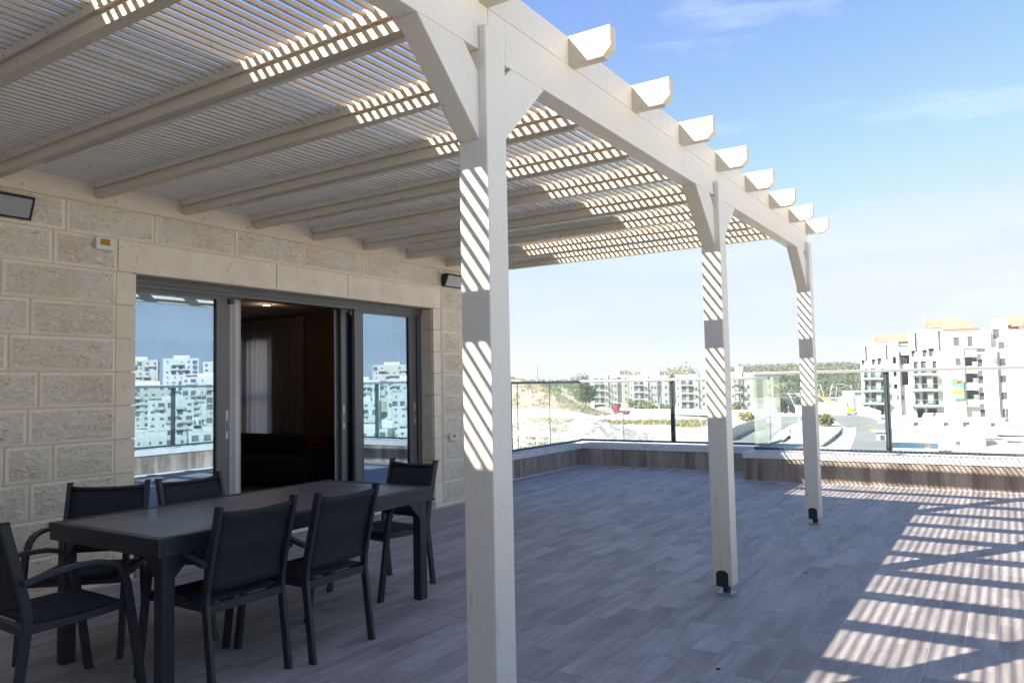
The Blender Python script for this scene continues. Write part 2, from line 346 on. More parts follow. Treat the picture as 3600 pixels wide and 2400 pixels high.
# ------------------------------------------------------------------ the house
HB, HE = -7.0, 8.62            # wall from behind the camera to the corner
house = thing('stone_house', 'stone-clad house with wide open sliding door under the pergola', 'house', (0, 0, 0))
D0, D1, DZ = 3.5406, 7.4217, 2.4876
RH = 7.07
wb = MB()      # masonry core with the door opening and the upper storeys that shade the terrace
wb.box(-.34, HB, -.3, -.006, D0-.03, 3.34); wb.box(-.34, D1+.03, -.3, -.006, HE, 3.34); wb.box(-.34, D0-.03, DZ, -.006, D1+.03, 3.34)
wb.box(-.34, HB, 3.34, -.014, 2.8, RH-.02); wb.box(-9, HB, 3.35, -.34, 2.8, RH-.02); wb.box(-14, HB, RH, -5, 1.1, 11.75); wb.box(-9, HE-.3, -.3, -4.69, HE, 3.35); wb.box(-4.11, HE-.3, -.3, -.34, HE, 3.35); wb.box(-4.69, HE-.3, -.3, -4.11, HE, .7); wb.box(-4.69, HE-.3, 2.3, -4.11, HE, 3.35); wb.box(-9, 4.1, 3.1, -.34, HE, 3.34); wb.box(-9, 2.8, 3.1, -.34, 4.1, 3.34); wb.box(-9, HB, -.3, -8.7, HE-.3, 3.35)
wb.box(-.34, D0-.03, -.3, -.014, D1+.03, .085)
wb.build('wall', M['mortar'], house)
MB().box(-9.02, HB, RH-.02, .0, 2.8, RH).box(-14, HB, 11.75, -5, 1.1, 11.8).build('roof_coping', M['coping'], house)
box('sky_blocker_wall', M['smooth_stone'], house, -.3, -3.0, -.3, HX+.3, -2.6, 5.3)  # unseen wall added behind the camera to cut sky light on near faces
MB().box(-9, HB, -12, HX, 11.7, -.31).box(-9, 11.7, -12, 2.6, 12.95, -.31).build('lower_storeys', M['far_stone'], house)
JZ = [DZ-.2715*i for i in range(10)] + [0.004]        # course lines below the lintel
def stone(y0, y1, z0, z1, rough=True, name='stone'):
    g = .006; y0 += g; y1 -= g; z0 += g; z1 -= g
    if rough:
        ny, nz = 5, 3; m = .024; ys = [0, m]+[m+(y1-y0-2*m)*t/(ny-1) for t in range(1, ny-1)]+[y1-y0-m, y1-y0]; zs = [0, m*.8, (z1-z0)/2, z1-z0-m*.8, z1-z0]
        vs = []; fs = []
        for b, z in enumerate(zs):
            for a, y in enumerate(ys):
                edge = a in (0, len(ys)-1) or b in (0, len(zs)-1); inner = not edge and (a not in (1, len(ys)-2) and b not in (1, len(zs)-2))
                x = 0 if edge else random.uniform(.003, .005) if not inner else random.uniform(.010, .020)
                vs.append((x, y, z))
        na = len(ys)
        for b in range(len(zs)-1):
            for a in range(na-1): fs.append((b*na+a, b*na+a+1, (b+1)*na+a+1, (b+1)*na+a))
        inner_f = [f for n_, f in enumerate(fs) if 0 < n_ % (na-1) < na-2 and 0 < n_//(na-1) < len(zs)-2]; rim = [f for f in fs if f not in inner_f]
        mb = MB().add(vs, inner_f); mb.m = 1; o_ = len(mb.v); mb.add(vs, rim); w, h = y1-y0, z1-z0
        mb.quad((0, 0, 0), (-.02, 0, 0), (-.02, w, 0), (0, w, 0)); mb.quad((0, 0, h), (-.02, 0, h), (-.02, w, h), (0, w, h)); mb.quad((0, 0, 0), (-.02, 0, 0), (-.02, 0, h), (0, 0, h)); mb.quad((0, w, 0), (-.02, w, 0), (-.02, w, h), (0, w, h))
        return mb.build(name, [M['rough_stone'], M['smooth_stone']], house, loc=(0, y0, z0))
    return MB().box(-.02, 0, 0, .004, y1-y0, z1-z0).build(name, M['smooth_stone'], house, bevel=.002, loc=(0, y0, z0))
rows = {0: [2.536], 1: [2.733], 2: [2.591], 3: [2.80], 4: [2.728], 5: [2.578, 2.909], 6: [2.749], 7: [2.58, 2.99], 8: [2.70]}
for i in range(9):
    js = rows[i]; y = js[0]; z1, z0 = JZ[i], JZ[i+1]
    js = list(js)
    while y > 1.0: y -= random.uniform(.74, .92); js.insert(0, y)
    for a, b in zip(js, js[1:]+[3.381]): stone(a, b, z0, z1)
    stone(3.371, D0+.006, z0, z1, False, 'jamb_stone')
    stone(D1, 7.575, z0, z1, False, 'jamb_stone')
    a = 7.605; b = 8.05 if i % 2 else 8.33
    stone(a, b, z0, z1); stone(b, HE, z0, z1)
stone(0.9, 2.2, .004, JZ[9], False, 'plinth_stone'); stone(2.2, D0, .004, JZ[9], False, 'plinth_stone'); stone(D1, HE, .004, JZ[9], False, 'plinth_stone')
for a, b in ((D0-.155, 4.984), (4.984, 5.954), (5.954, 7.588)): stone(a, b, DZ, 2.752, False, 'lintel_stone')
stone(2.885, D0-.155, DZ, 2.752); stone(2.03, 2.885, DZ, 2.752); stone(1.2, 2.03, DZ, 2.752); stone(7.605, 8.3, DZ, 2.752); stone(8.3, HE, DZ, 2.752)
ys = [1.3, 2.15, 2.976, 3.702, 4.505, 5.32, 6.173, 6.993, 7.629, 8.2, HE]
for a, b in zip(ys, ys[1:]): stone(a, b, 2.752, 3.02)
# reveal linings of the opening, course by course
for i in range(9):
    for y0, y1 in ((D0-.03, D0), (D1, D1+.03)):
        MB().box(-.30, 0, 0, -.022, y1-y0, JZ[i]-JZ[i+1]-.008).build('reveal_stone', M['smooth_stone'], house, bevel=.0015, loc=(0, y0, JZ[i+1]+.004))
box('door_sill', M['coping'], house, -.34, D0, .086, .02, D1, .118, .003)
for n in range(6):
    y = D0+.02+n*.64
    box('riser_tile', M['floor_tile'], house, -.012, y, .006, .008, min(y+.636, D1-.002), .084)
# door: head and side frames, four leaves slid to both sides
sdoor = bpy.data.objects.new('sliding_door', None); COL.objects.link(sdoor); sdoor.parent = house
MB().box(-.335, D0, 2.40, -.18, D1, 2.486).box(-.335, D0, 2.436, -.165, D1, 2.486).build('head_track', M['door_metal'], sdoor, .002)
MB().box(-.335, D0, .12, -.20, D0+.05, 2.40).box(-.335, D1-.075, .12, -.19, D1, 2.40).build('side_frame', M['door_metal'], sdoor, .002)
box('floor_track', M['door_dark'], sdoor, -.33, D0, .118, -.19, D1, .138)
def leaf(y0, y1, x, handle=None, st=.10, sr=None, mat='door_glass'):
    z0, z1 = .14, 2.425; sr = sr or st
    MB().box(x-.04, y0, z0, x, y0+st, z1).box(x-.04, y1-sr, z0, x, y1, z1).box(x-.04, y0+st, z1-.055, x, y1-sr, z1).box(x-.04, y0+st, z0, x, y1-sr, z0+.11).build('leaf_frame', M['door_metal'], sdoor, .0015)
    box('glass_pane', M[mat], sdoor, x-.026, y0+st, z0+.11, x-.018, y1-sr, z1-.055)
    MB().box(x-.019, y0+st, z0+.11, x-.001, y0+st+.012, z1-.055).box(x-.019, y1-sr-.012, z0+.11, x-.001, y1-sr, z1-.055).build('gasket', M['door_dark'], sdoor)
    if handle is not None:
        MB().box(x, handle-.016, 1.05, x+.004, handle+.016, 1.32).build('handle_plate', M['galv'], sdoor, .002); MB().box(x+.004, handle-.007, 1.12, x+.007, handle+.007, 1.22).build('handle_slot', M['door_dark'], sdoor)
leaf(3.37, 4.601, -.20, 4.565, .09, .145)
leaf(3.37, 4.56, -.255, None, .09, .10)
leaf(6.258, 7.33, -.20, 7.29, .125, .13)
leaf(6.103, 7.10, -.255, 6.135, .07, .09)
leaf(6.14, 7.30, -.305, None, .07, .09)
for y in (4.59, 6.17): box('latch_block', M['door_dark'], sdoor, -.20, y-.012, 2.33, -.175, y+.03, 2.385)
# room behind the door
MB().box(-5.2, .9, -.02, -.345, 8.3, .084).build('room_floor', M['room_floor'], house)
MB().box(-5.2, .9, 2.72, -.345, 8.3, 2.78).build('room_ceiling', M['room_white'], house)
rw = MB(); rw.box(-5.3, .9, .084, -5.2, 8.3, 2.72); rw.box(-5.2, .8, .084, -.345, .9, 2.72)
rw.build('room_wall', M['room_white'], house)
MB().box(-5.2, 8.3, .084, -4.69, 8.315, 2.72).box(-4.11, 8.3, .084, -.345, 8.315, 2.72).box(-4.69, 8.3, .084, -4.11, 8.315, .7).box(-4.69, 8.3, 2.3, -4.11, 8.315, 2.72).build('room_wall', M['brown_wall'], house)
def drape(y0, y1, x, z0, z1, waves, amp=.03, axis='y'):
    n = waves*6; vs = []; fs = []
    for k in range(n+1):
        t = k/n; o = amp*sin(t*waves*2*pi)+amp*.3*sin(t*waves*2*pi*.37+1)
        for z in (z0, z1):
            vs.append((x+o, y0+(y1-y0)*t, z) if axis == 'y' else (y0+(y1-y0)*t, x+o, z))
    for k in range(n): fs.append((2*k, 2*k+2, 2*k+3, 2*k+1))
    return MB().add(vs, fs)
c = drape(4.62, 4.87, -.40, .13, 2.45, 3, .02).build('curtain', M['fabric_white'], smooth=True); tag(c, 'narrow white curtain gathered beside the open left door leaf', 'curtain')
c = drape(3.56, 4.58, -.40, .13, 2.45, 9, .025).build('curtain', M['fabric_white'], smooth=True); tag(c, 'wide white curtain drawn behind the left glass door leaf', 'curtain')
c = drape(6.13, 6.26, -.40, .13, 2.45, 2, .018).build('curtain', M['fabric_white'], smooth=True); tag(c, 'slim grey-white curtain edge beside the right door leaves', 'curtain')
c = drape(6.27, 7.1, -.40, .13, 2.45, 9, .025).build('curtain', M['fabric_white'], smooth=True); tag(c, 'white curtain folds seen through the right glass door leaf', 'curtain')
# window in the far wall of the room, with its sheer
f_ = MB().box(-4.69, 8.45, .7, -4.65, 8.52, 2.3).box(-4.15, 8.45, .7, -4.11, 8.52, 2.3).box(-4.65, 8.45, .7, -4.15, 8.52, .74).box(-4.65, 8.45, 2.26, -4.15, 8.52, 2.3).box(-4.65, 8.45, 1.30, -4.15, 8.52, 1.36).build('room_window', M['door_metal'], house)
box('pane', M['clear_glass'], f_, -4.65, 8.48, .74, -4.15, 8.49, 2.26)
c = drape(-4.95, -3.25, 8.22, .13, 2.65, 13, .03, 'x').build('curtain', M['sheer'], smooth=True); tag(c, 'pale sheer curtain before the far window inside the dark room', 'curtain')
sofa = thing('sofa', 'dark sofa standing inside the room behind the open door', 'sofa', (-3.6, 7.72, .084))
MB().box(-1.4, -.45, .1, 1.4, .45, .42).build('seat', M['sofa'], sofa, .05); MB().box(-1.4, .25, .42, 1.4, .5, .72).build('backrest', M['sofa'], sofa, .06)
for x in (-1.6, 1.4): box('armrest', M['sofa'], sofa, x, -.45, .1, x+.2, .5, .6, .05)
for x, y in ((-1.2, -.4), (1.2, -.4), (-1.2, .4), (1.2, .4)): box('leg', M['sofa'], sofa, x-.03, y-.03, 0, x+.03, y+.03, .1)
for x, lb in ((-.95, 'orange cushion lying at the left end of the dark sofa'), (1.1, 'orange cushion lying at the right end of the dark sofa')):
    c = MB().box(-.2, -.06, -.19, .2, .06, .19).build('cushion', M['orange_fabric'], bevel=.05); c.location = (-3.6+x, 7.85, .68); c.rotation_euler = (.25, 0, .1); tag(c, lb, 'cushion', 'cushions on the sofa')
sp = thing('ceiling_spot', 'small lit round spotlight set in the ceiling inside the room', 'lamp', (-2.75, 7.1, 2.716))
MB().tube([(0, 0, 0), (0, 0, -.012)], .062, 20).build('trim_ring', M['white_plastic'], sp); MB().tube([(0, 0, -.0125), (0, 0, -.015)], .045, 20).build('bulb', M['lit_spot'], sp)
pl = bpy.data.lights.new('spot_glow', 'POINT'); pl.energy = .6; pl.color = (1, .6, .35); pl.shadow_soft_size = .05; po = bpy.data.objects.new('spot_glow', pl); COL.objects.link(po); po.parent = sp; po.location = (0, 0, -.08)

# wall lamps and the two small electrical boxes
def wall_lamp(y, z, w, label):
    t = thing('wall_lamp', label, 'wall lamp', (.02, y, z), 0, 'black floodlights on the stone wall')
    prof = [(0, -.075), (0, .075), (.075, .085), (.10, .070), (.035, -.085)]
    MB().prism(prof, 'y', -w/2, w/2).build('housing', M['rubber'], t, .004)
    MB().add([(.0385, -w/2+.02, -.070), (.0385, w/2-.02, -.070), (.0965, w/2-.02, .058), (.0965, -w/2+.02, .058)], [(0, 1, 2, 3)]).build('diffuser', M['lamp_glass'], t, loc=(.003, 0, -.0015))
    MB().box(-.016, -.05, -.04, 0, .05, .04).build('bracket', M['rubber'], t)
wall_lamp(2.52, 2.862, .37, 'black slanted floodlight on the stone wall, cut by the left edge')
wall_lamp(7.78, 2.862, .37, 'black slanted floodlight partly hidden by the nearest pergola post')
def ebox(y, z, w, h, label):
    t = thing('wall_box', label, 'electrical box', (.012, y, z), 0, 'beige boxes with amber windows')
    MB().box(0, -w/2, -h/2, .035, w/2, h/2).build('body', M['white_plastic'], t, .004); MB().box(.035, -w*.28, -h*.12, .037, w*.28, h*.38).build('window', M['amber'], t)
    MB().box(.035, -w*.28, -h*.42, .042, w*.28, -h*.30).build('latch', M['white_plastic'], t, .001)
ebox(3.258, 2.689, .14, .098, 'beige box with amber window beside the lintel, left of the door')
ebox(7.77, .857, .13, .09, 'beige box with amber window low on the wall, right of the door')

# ------------------------------------------------------------------ pergola
perg = thing('pergola', 'cream painted timber pergola with slatted roof over the terrace', 'pergola', (0, 0, 0))
XO, XF, XE, PW = 4.326, 4.2915, 4.513, .14
ZT, ZB, BM, SP, R0, RW = 3.1925, 3.047, 2.848, .748, 3.1838, .062
YK = lambda k: R0+SP*k
KS = list(range(-6, 8))
for k in KS:
    r = MB().prism([(.031, ZB), (XE-.042, ZB), (XE, ZB+.042), (XE, ZT), (.031, ZT)], 'y', 0, RW).build('rafter', M['rafter_shaded_paint'], perg, .003, loc=(0, YK(k), 0))
    MB().box(.032, RW+.0005, ZB+.070, XF-.15, RW+.019, ZT-.004).build('batten', M['rafter_shaded_paint'], r, .003)
    if k > KS[0]: MB().box(.032, -.019, ZB+.070, XF-.15, -.0005, ZT-.004).build('batten', M['rafter_shaded_paint'], r, .003)
    if k in (-5, -3, -1, 1, 2, 4, 6): MB().box(.5+.1*(k % 3), RW-.004, ZB-.014, XF-.4, RW+.012, ZB-.001).build('cable_duct', M['white_plastic'], r)
    for x in [.35+.42*n for n in range(9)] if -3 < k < 6 else []: MB().box(x, -.0215, ZT-.068, x+.008, -.0192, ZT-.060).build('screw', M['rust'], r)
box('ledger', M['ledger_bounce_paint'], perg, .022, HB+2, 3.0, .0305+.0, HE-.05, 3.05); 
box('ledger_board', M['ledger_bounce_paint'], perg, -.012, HB+2, 2.9995, .029, HE-.05, 3.205, .003)
for y in [1.2, 1.9, 2.65, 3.35, 4.15, 4.62, 5.55, 6.5, 6.9, 7.7]:
    MB().tube([(.029, y, 3.045), (.034, y, 3.045)], .011, 10).build('bolt', M['galv'], perg)
BY1 = 8.475
posts_y = (-.52, 2.4205, 5.3436, 8.3513)
seg = [(-1.45, -.52+.07), (-.45, 2.49), (2.49, 5.4136), (5.4136, BY1)]
for n, (a, b) in enumerate(seg): MB().box(XO-PW, a+.0008, BM, XF, b-.0008, ZB-.001).build('beam', M['paint_y'], perg, .004)
for k in KS[:-1]: MB().box(XF-.045, YK(k)+RW+.0006, ZB+.001, XF-.001, YK(k+1)-.0006, ZT-.003).build('blocking_board', M['paint_y'], perg, .002)
for py in posts_y:
    x0 = XO-PW; poly = [(x0, .0677), (XO, .0677), (XO, 2.944), (XF+.0006, 2.944), (XF+.0006, BM-.0006), (x0, BM-.0006)]
    p = MB().prism(poly, 'y', 0, PW).build('post', M['paint_z'], perg, .006, loc=(0, py, 0))
    xc = (x0+XO)/2; ar = [(xc-.043+.0, .0677), (xc+.043, .0677), (xc+.043, .150)]+[(xc+.043*cos(t), .150+.024*sin(t)) for t in [pi*j/8 for j in range(1, 8)]]+[(xc-.043, .150)]
    for a_, b_ in ((-.005, .0005), (PW-.0005, PW+.005)): MB().prism(ar, 'y', a_, b_).build('post_shoe', M['anthracite'], p, .001)
    MB().box(xc-.043, .002, .058, xc+.043, PW-.002, .0672).tube([(xc+.008, .07, .012), (xc+.008, .07, .058)], .027, 14).build('stem', M['anthracite'], p)
    MB().box(xc-.05, .015, .0012, xc+.065, .125, .011).build('base_plate', M['galv'], p, .001)
    xa, xb = x0+.002, XF-.001
    for sgn in (-1, 1):
        if (py > 8 and sgn > 0): continue
        e = py if sgn < 0 else py+PW; w = .378
        P = [(e+sgn*w, BM-.0006), (e+sgn*(w-.28), BM-.0006), (e+sgn*.0006, BM-.094), (e+sgn*.0006, BM-.368)]
        MB().prism(P, 'x', xa, xb).build('brace', M['paint_z'], perg, .004)
# slats: rounded bars between the rafters
SWD, SHT, SZ, PIT = .0215, .0225, ZB+.108, .0622
prof = [(SWD/2*a, SZ+SHT*b) for a, b in ((-.85, 1), (-1, .88), (-1, .35), (-.80, .13), (-.42, .02), (0, 0), (.42, .02), (.80, .13), (1, .35), (1, .88), (.85, 1))]
sl = SP-RW-.0385
sme = MB().prism([(x, z) for x, z in prof], 'y', 0, sl).mesh('slat', M['slat_shaded_paint']); fixn(sme)
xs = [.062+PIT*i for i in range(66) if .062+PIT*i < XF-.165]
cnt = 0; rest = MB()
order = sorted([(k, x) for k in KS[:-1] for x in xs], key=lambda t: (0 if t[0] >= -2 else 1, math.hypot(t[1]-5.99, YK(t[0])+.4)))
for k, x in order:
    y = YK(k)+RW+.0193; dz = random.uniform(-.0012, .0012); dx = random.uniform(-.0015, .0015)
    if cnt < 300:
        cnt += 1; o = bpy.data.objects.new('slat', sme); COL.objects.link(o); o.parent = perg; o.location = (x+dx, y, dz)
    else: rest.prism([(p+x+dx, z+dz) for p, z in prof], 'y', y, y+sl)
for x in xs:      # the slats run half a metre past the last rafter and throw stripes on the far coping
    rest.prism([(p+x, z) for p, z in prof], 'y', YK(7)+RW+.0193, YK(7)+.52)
rest.build('slat', M['slat_shaded_paint'], perg, kind='stuff')

# ------------------------------------------------------------------ parapets with cladding, coping and glass railings
def parapet(label, loc, rz, Lu, tile_u0, zc0, zc1, depth, joints):
    """local frame: u along x, inner face at y=0, wall behind it (+y)"""
    t = thing('parapet_wall', label, 'parapet', loc, rz, 'tiled parapet walls round the terrace')
    box('wall_core', M['mortar'], t, 0, .012, -.3, Lu, depth-.01, zc0)
    u = tile_u0; 
    while u > 0: u -= .1725
    while u < Lu:
        a, b = max(u, 0), min(u+.1725, Lu); u += .1725
        if b-a < .01: continue
        MB().box(.0012, 0, .006, b-a-.0012, .012, zc0-.001).build('tile', M['cladding_tile'], t, loc=(a, 0, 0))
    box('grout_line', M['grout'], t, 0, .002, 0.0, Lu, .010, zc0-.002) 
    box('sealant', M['grout'], t, 0, -.006, 0.0005, Lu, .0, .006)
    js = [0]+joints+[Lu]
    for a, b in zip(js, js[1:]): MB().box(a+.001, -.014, zc0, b-.001, depth, zc1).build('coping_stone', M['coping'], t, .003)
    return t
parapet('left tiled parapet running on from the house to the far corner', (-.681, HY, 0), -pi/2+pi, 4.0, .06, .31, .405, .34, [.55, 1.2, 1.9, 2.6, 3.3]) if False else None
def railing(label, loc, rz, u0, u1, zb, zt, joints, posts, pale, v=.10, endcap=False):
    t = thing('glass_railing', label, 'railing', loc, rz, 'glass railings on the parapets')
    mt = M['rail_pale'] if pale else M['rail_dark']
    MB().box(u0, v-.03, zt-.042, u1, v+.035, zt).build('top_rail', mt, t, .003)
    MB().box(u0, v-.025, zb, u1, v+.025, zb+.034).build('bottom_channel', M['rail_dark'], t, .002)
    js = [u0+.004]+joints+[u1-.004]
    for a, b in zip(js, js[1:]): MB().box(a+.003, v-.006, zb+.034, b-.003, v+.004, zt-.042).build('glass_pane', M['rail_glass'], t)
    for j in joints: MB().box(j-.004, v-.007, zb+.034, j+.004, v+.005, zt-.042).build('joint_seal', M['far_slab'], t)
    for p in posts: MB().box(p-.038, v+.006, zb, p+.038, v+.05, zt-.042).box(p-.006, v-.012, zb+.034, p+.006, v+.006, zt-.042).build('post', M['rail_dark'], t, .003)
    return t
# left parapet: inner face looks along +X; local u runs from the far corner back to the house
LY0 = HY+.12
parapet('left tiled parapet between the house corner and the far corner', (-.681, 12.62, 0), radians(-90)+pi, 0, 0, 0, 0, 0, []) if False else None
def parapet_left():
    t = thing('parapet_wall', 'left tiled parapet between the house corner and the far corner', 'parapet', (-.681, HE, 0), pi/2, 'tiled parapet walls round the terrace')
    Lu = HY-HE; zc0, zc1 = .305, .40
    box('wall_core', M['mortar'], t, 0, .012, -.3, Lu+.34, .33, zc0)
    u = (HY-.08)-HE
    us = []
    while u > -.17: us.append(u); u -= .1725
    for a in us:
        a0, b0 = max(a, 0), min(a+.1725, Lu)
        if b0-a0 > .01: MB().box(.0012, 0, .006, b0-a0-.0012, .012, zc0-.001).build('tile', M['cladding_tile'], t, loc=(a0, 0, 0))
    box('grout_line', M['grout'], t, 0, .002, 0, Lu, .010, zc0-.002); box('sealant', M['grout'], t, 0, -.006, .0005, Lu, 0, .006)
    js = [0, .6, 1.3, 2.0, 2.7, 3.4, Lu+.014]
    for a, b in zip(js, js[1:]): MB().box(a+.001, -.014, zc0, b-.001, .34, zc1).build('coping_stone', M['coping'], t, .003)
parapet_left()
railing('dark-topped glass railing on the left parapet', (-.681, HE, 0), pi/2, .02, HY+.10-HE, .425, 1.56, [10.547-HE, 11.601-HE], [9.2-HE, 10.36-HE], False, .079)
parapet('far tiled parapet from the left corner to the step', (-.681, HY, 0), 0, 3.28, .082+.0, .305, .40, .36, [.76, 1.28, 1.78, 2.22, 2.75])
railing('pale-topped glass railing on the far left parapet', (-.681, HY, 0), 0, -.078, 3.40, .44, 1.562, [.815], [1.75], True, .10)
P1O = (2.60, 11.61, 0); P1R = math.atan(.02)
parapet('nearer striped-shadow tiled parapet on the right', P1O, P1R, 4.3, .034, .335, .43, .36, [.95, 1.55, 2.2, 2.85, 3.5])
railing('long glass railing on the nearer right parapet', P1O, P1R, .175, 4.3, .46, 1.625, [], [2.0], True, .10)
def side_return():
    t = thing('parapet_wall', 'short parapet return stepping back behind the second post', 'parapet', (2.60, 11.91, 0), 0, 'tiled parapet walls round the terrace')
    box('wall_core', M['mortar'], t, 0, 0, -.3,   .55, 1.6, .325); box('coping_stone', M['coping'], t, -.012, -.012, .326, .56, 1.63, .428, .003)
side_return()
railing('short glass return railing behind the second post', (2.775, 11.68, 0), pi/2, 0.0, 1.62, .46, 1.60, [.92], [], True, 0)
# right parapet beside the camera (seen in the door's reflection)
t = thing('parapet_wall', 'right-hand tiled parapet of the terrace, seen reflected in the door', 'parapet', (HX, 11.72, 0), -pi/2, 'tiled parapet walls round the terrace')
box('wall_core', M['mortar'], t, 0, .012, -.3, 18, .33, .335); box('coping_stone', M['coping'], t, 0, -.014, .336, 18, .34, .43, .003)
for n in range(70): MB().box(.0012, 0, .006, .1713, .012, .334).build('tile', M['cladding_tile'], t, loc=(n*.1725, 0, 0))
railing('right-hand glass railing of the terrace, seen reflected in the door', (HX, 11.72, 0), -pi/2, 0, 18, .46, 1.625, [1.2, 2.4, 3.6, 4.8, 6.0, 7.2, 8.4, 9.6, 10.8, 12], [3, 6, 9], True, .10)

# ------------------------------------------------------------------ dining table
TX0, TX1, TY0, TY1, TZ = 1.432, 2.488, 2.195, 4.315, .785
tb = thing('dining_table', 'long dark metal dining table with inset glass top', 'table', ((TX0+TX1)/2, (TY0+TY1)/2, 0))
hx, hy = (TX1-TX0)/2, (TY1-TY0)/2; bw = .05
MB().box(-hx, -hy, TZ-.03, hx, -hy+bw, TZ).box(-hx, hy-bw, TZ-.03, hx, hy, TZ).box(-hx, -hy+bw, TZ-.03, -hx+bw, hy-bw, TZ).box(hx-bw, -hy+bw, TZ-.03, hx, hy-bw, TZ).build('top_frame', M['anthracite'], tb, .002)
MB().box(-hx+bw+.004, -hy+bw+.004, TZ-.012, hx-bw-.004, hy-bw-.004, TZ-.0035).build('glass_top', M['table_glass'], tb, .001)
MB().box(-hx+bw, -hy+bw, TZ-.04, hx-bw, hy-bw, TZ-.0125).build('top_tray', M['anthracite_dark'], tb)
for n, (a, b, c, d) in enumerate(((-hx+.006, -hy+.004, hx-.006, -hy+.03), (-hx+.006, hy-.03, hx-.006, hy-.004), (-hx+.004, -hy+.03, -hx+.03, hy-.03), (hx-.03, -hy+.03, hx-.004, hy-.03))):
    MB().box(a, b, TZ-.095, c, d, TZ-.0302).build('apron', M['anthracite'], tb, .0015)
for sx in (-1, 1):
    for sy in (-1, 1):
        x, y = sx*(hx-.062), sy*(hy-.075)
        lg = MB().box(x-.035, y-.035, 0, x+.035, y+.035, TZ-.041).build('leg', M['anthracite'], tb, .003)
        MB().prism([(y-sy*.035, TZ-.095), (y-sy*.15, TZ-.095), (y-sy*.035, TZ-.21)], 'x', x+sx*.028, x+sx*.031).build('gusset', M['anthracite'], lg); MB().prism([(x-sx*.035, TZ-.095), (x-sx*.15, TZ-.095), (x-sx*.035, TZ-.21)], 'y', y+sy*.028, y+sy*.031).build('gusset', M['anthracite'], lg)
        box('foot_pad', M['rubber'], lg, x-.03, y-.03, -.0, x+.03, y+.03, .004)

# ------------------------------------------------------------------ chairs
def make_chair(label):
    t = thing('dining_chair', label, 'chair', (0, 0, 0), 0, 'dark sling chairs round the dining table')
    def arc(cx, cz, r, a0, a1, n): return [(cx+r*cos(radians(a0+(a1-a0)*i/n)), cz+r*sin(radians(a0+(a1-a0)*i/n))) for i in range(n+1)]
    for s in (-1, 1):
        x0, x1 = sorted((s*.222, s*.247))
        MB().ribbon([(-.285, 0), (-.262, .18), (-.238, .36), (-.228, .44), (-.230, .50), (-.246, .58), (-.285, .74), (-.332, .925)], x0, x1, .042).build('rear_leg', M['anthracite'], t, .003)
        x0, x1 = sorted((s*.249, s*.285))
        path = [(.300, 0), (.262, .25), (.232, .44)]+[(.213, .55), (.195, .605), (.165, .645), (.125, .668), (.07, .681), (-.03, .684), (-.14, .672), (-.265, .645)]
        MB().ribbon(path[:5], x0+.006*s if s > 0 else x0, x1 if s > 0 else x1+.006*s, .040).build('front_leg', M['anthracite'], t, .003)
        MB().ribbon(path[4:], x0, x1, .024).build('armrest', M['anthracite'], t, .004)
        x0, x1 = sorted((s*.222, s*.246))
        MB().ribbon([(-.21, .425), (.0, .425), (.228, .44)], x0, x1, .036).build('side_rail', M['anthracite'], t, .002)
        for yy, nm in ((-.285, 'rear'), (.300, 'front')): MB().box(s*.234-.014 if nm == 'rear' else s*.267-.016, yy-.02, 0, s*.234+.014 if nm == 'rear' else s*.267+.016, yy+.02, .006).build('foot_cap', M['rubber'], t)
        MB().box(s*.2345-.014, -.353, .922, s*.2345+.014, -.311, .932).build('end_cap', M['rubber'], t, .002)
    MB().box(-.222, -.243, .395, .222, -.213, .437).build('rear_crossbar', M['anthracite'], t, .002)
    MB().box(-.246, .21, .405, .246, .238, .440).build('front_crossbar', M['anthracite'], t, .002)
    # seat sling, slightly sagging
    vs = []; fs = []; nu, nv = 8, 8
    for j in range(nv+1):
        for i in range(nu+1):
            u, v = i/nu*2-1, j/nv; vs.append((u*.224, -.205+v*.45, .452+.012*v-.016*(1-u*u)*sin(pi*min(1, v*1.05))-(.02 if j == nv else 0)))
    for j in range(nv):
        for i in range(nu): a = j*(nu+1)+i; fs.append((a, a+1, a+nu+2, a+nu+1))
    so = MB().add(vs, fs).build('seat', M['sling'], t, smooth=True); md = so.modifiers.new('thick', 'SOLIDIFY'); md.thickness = .012
    vs = []; fs = []; nu, nv = 8, 12
    for j in range(nv+1):
        for i in range(nu+1):
            u, v = i/nu*2-1, j/nv; z = .50+v*.405; yb = -.231-.102*v*(.35+.65*v)
            pad = .010 if j in (0, 6, 7, 11, 12) else .016
            vs.append((u*.222, yb-.012*(1-u*u)+(pad-.013), z-(.012*(1-u*u) if j >= nv-1 else 0)))
    for j in range(nv):
        for i in range(nu): a = j*(nu+1)+i; fs.append((a, a+1, a+nu+2, a+nu+1))
    so = MB().add(vs, fs).build('backrest', M['sling'], t, smooth=True); md = so.modifiers.new('thick', 'SOLIDIFY'); md.thickness = .012; md.offset = 0
    MB().tube([(-.222, -.316, .893), (0, -.329, .884), (.222, -.316, .893)], .009, 8).build('top_bar', M['anthracite'], t, smooth=True)
    return t
ch = make_chair('chair on the camera side of the table, nearer of the two, back towards us')
ch.location = (2.375, 2.615, 0); ch.rotation_euler = (0, 0, pi/2)
for loc, rz, lb in (((2.445, 3.185, 0), pi/2+.02, 'chair on the camera side of the table, second from the left'),
                    ((1.575, 3.21, 0), -pi/2+.02, 'chair on the wall side of the table, in front of the left glass door'),
                    ((1.285, 2.505, 0), -radians(137), 'chair turned askew between the table corner and the stone wall'),
                    ((1.985, 4.345, 0), pi-.06, 'chair at the far end of the table beside the right door leaves'),
                    ((1.95, 1.985, 0), -.03, 'armchair at the near end of the table, cut off by the left edge')):
    copy_tree(ch, loc, rz, lb)

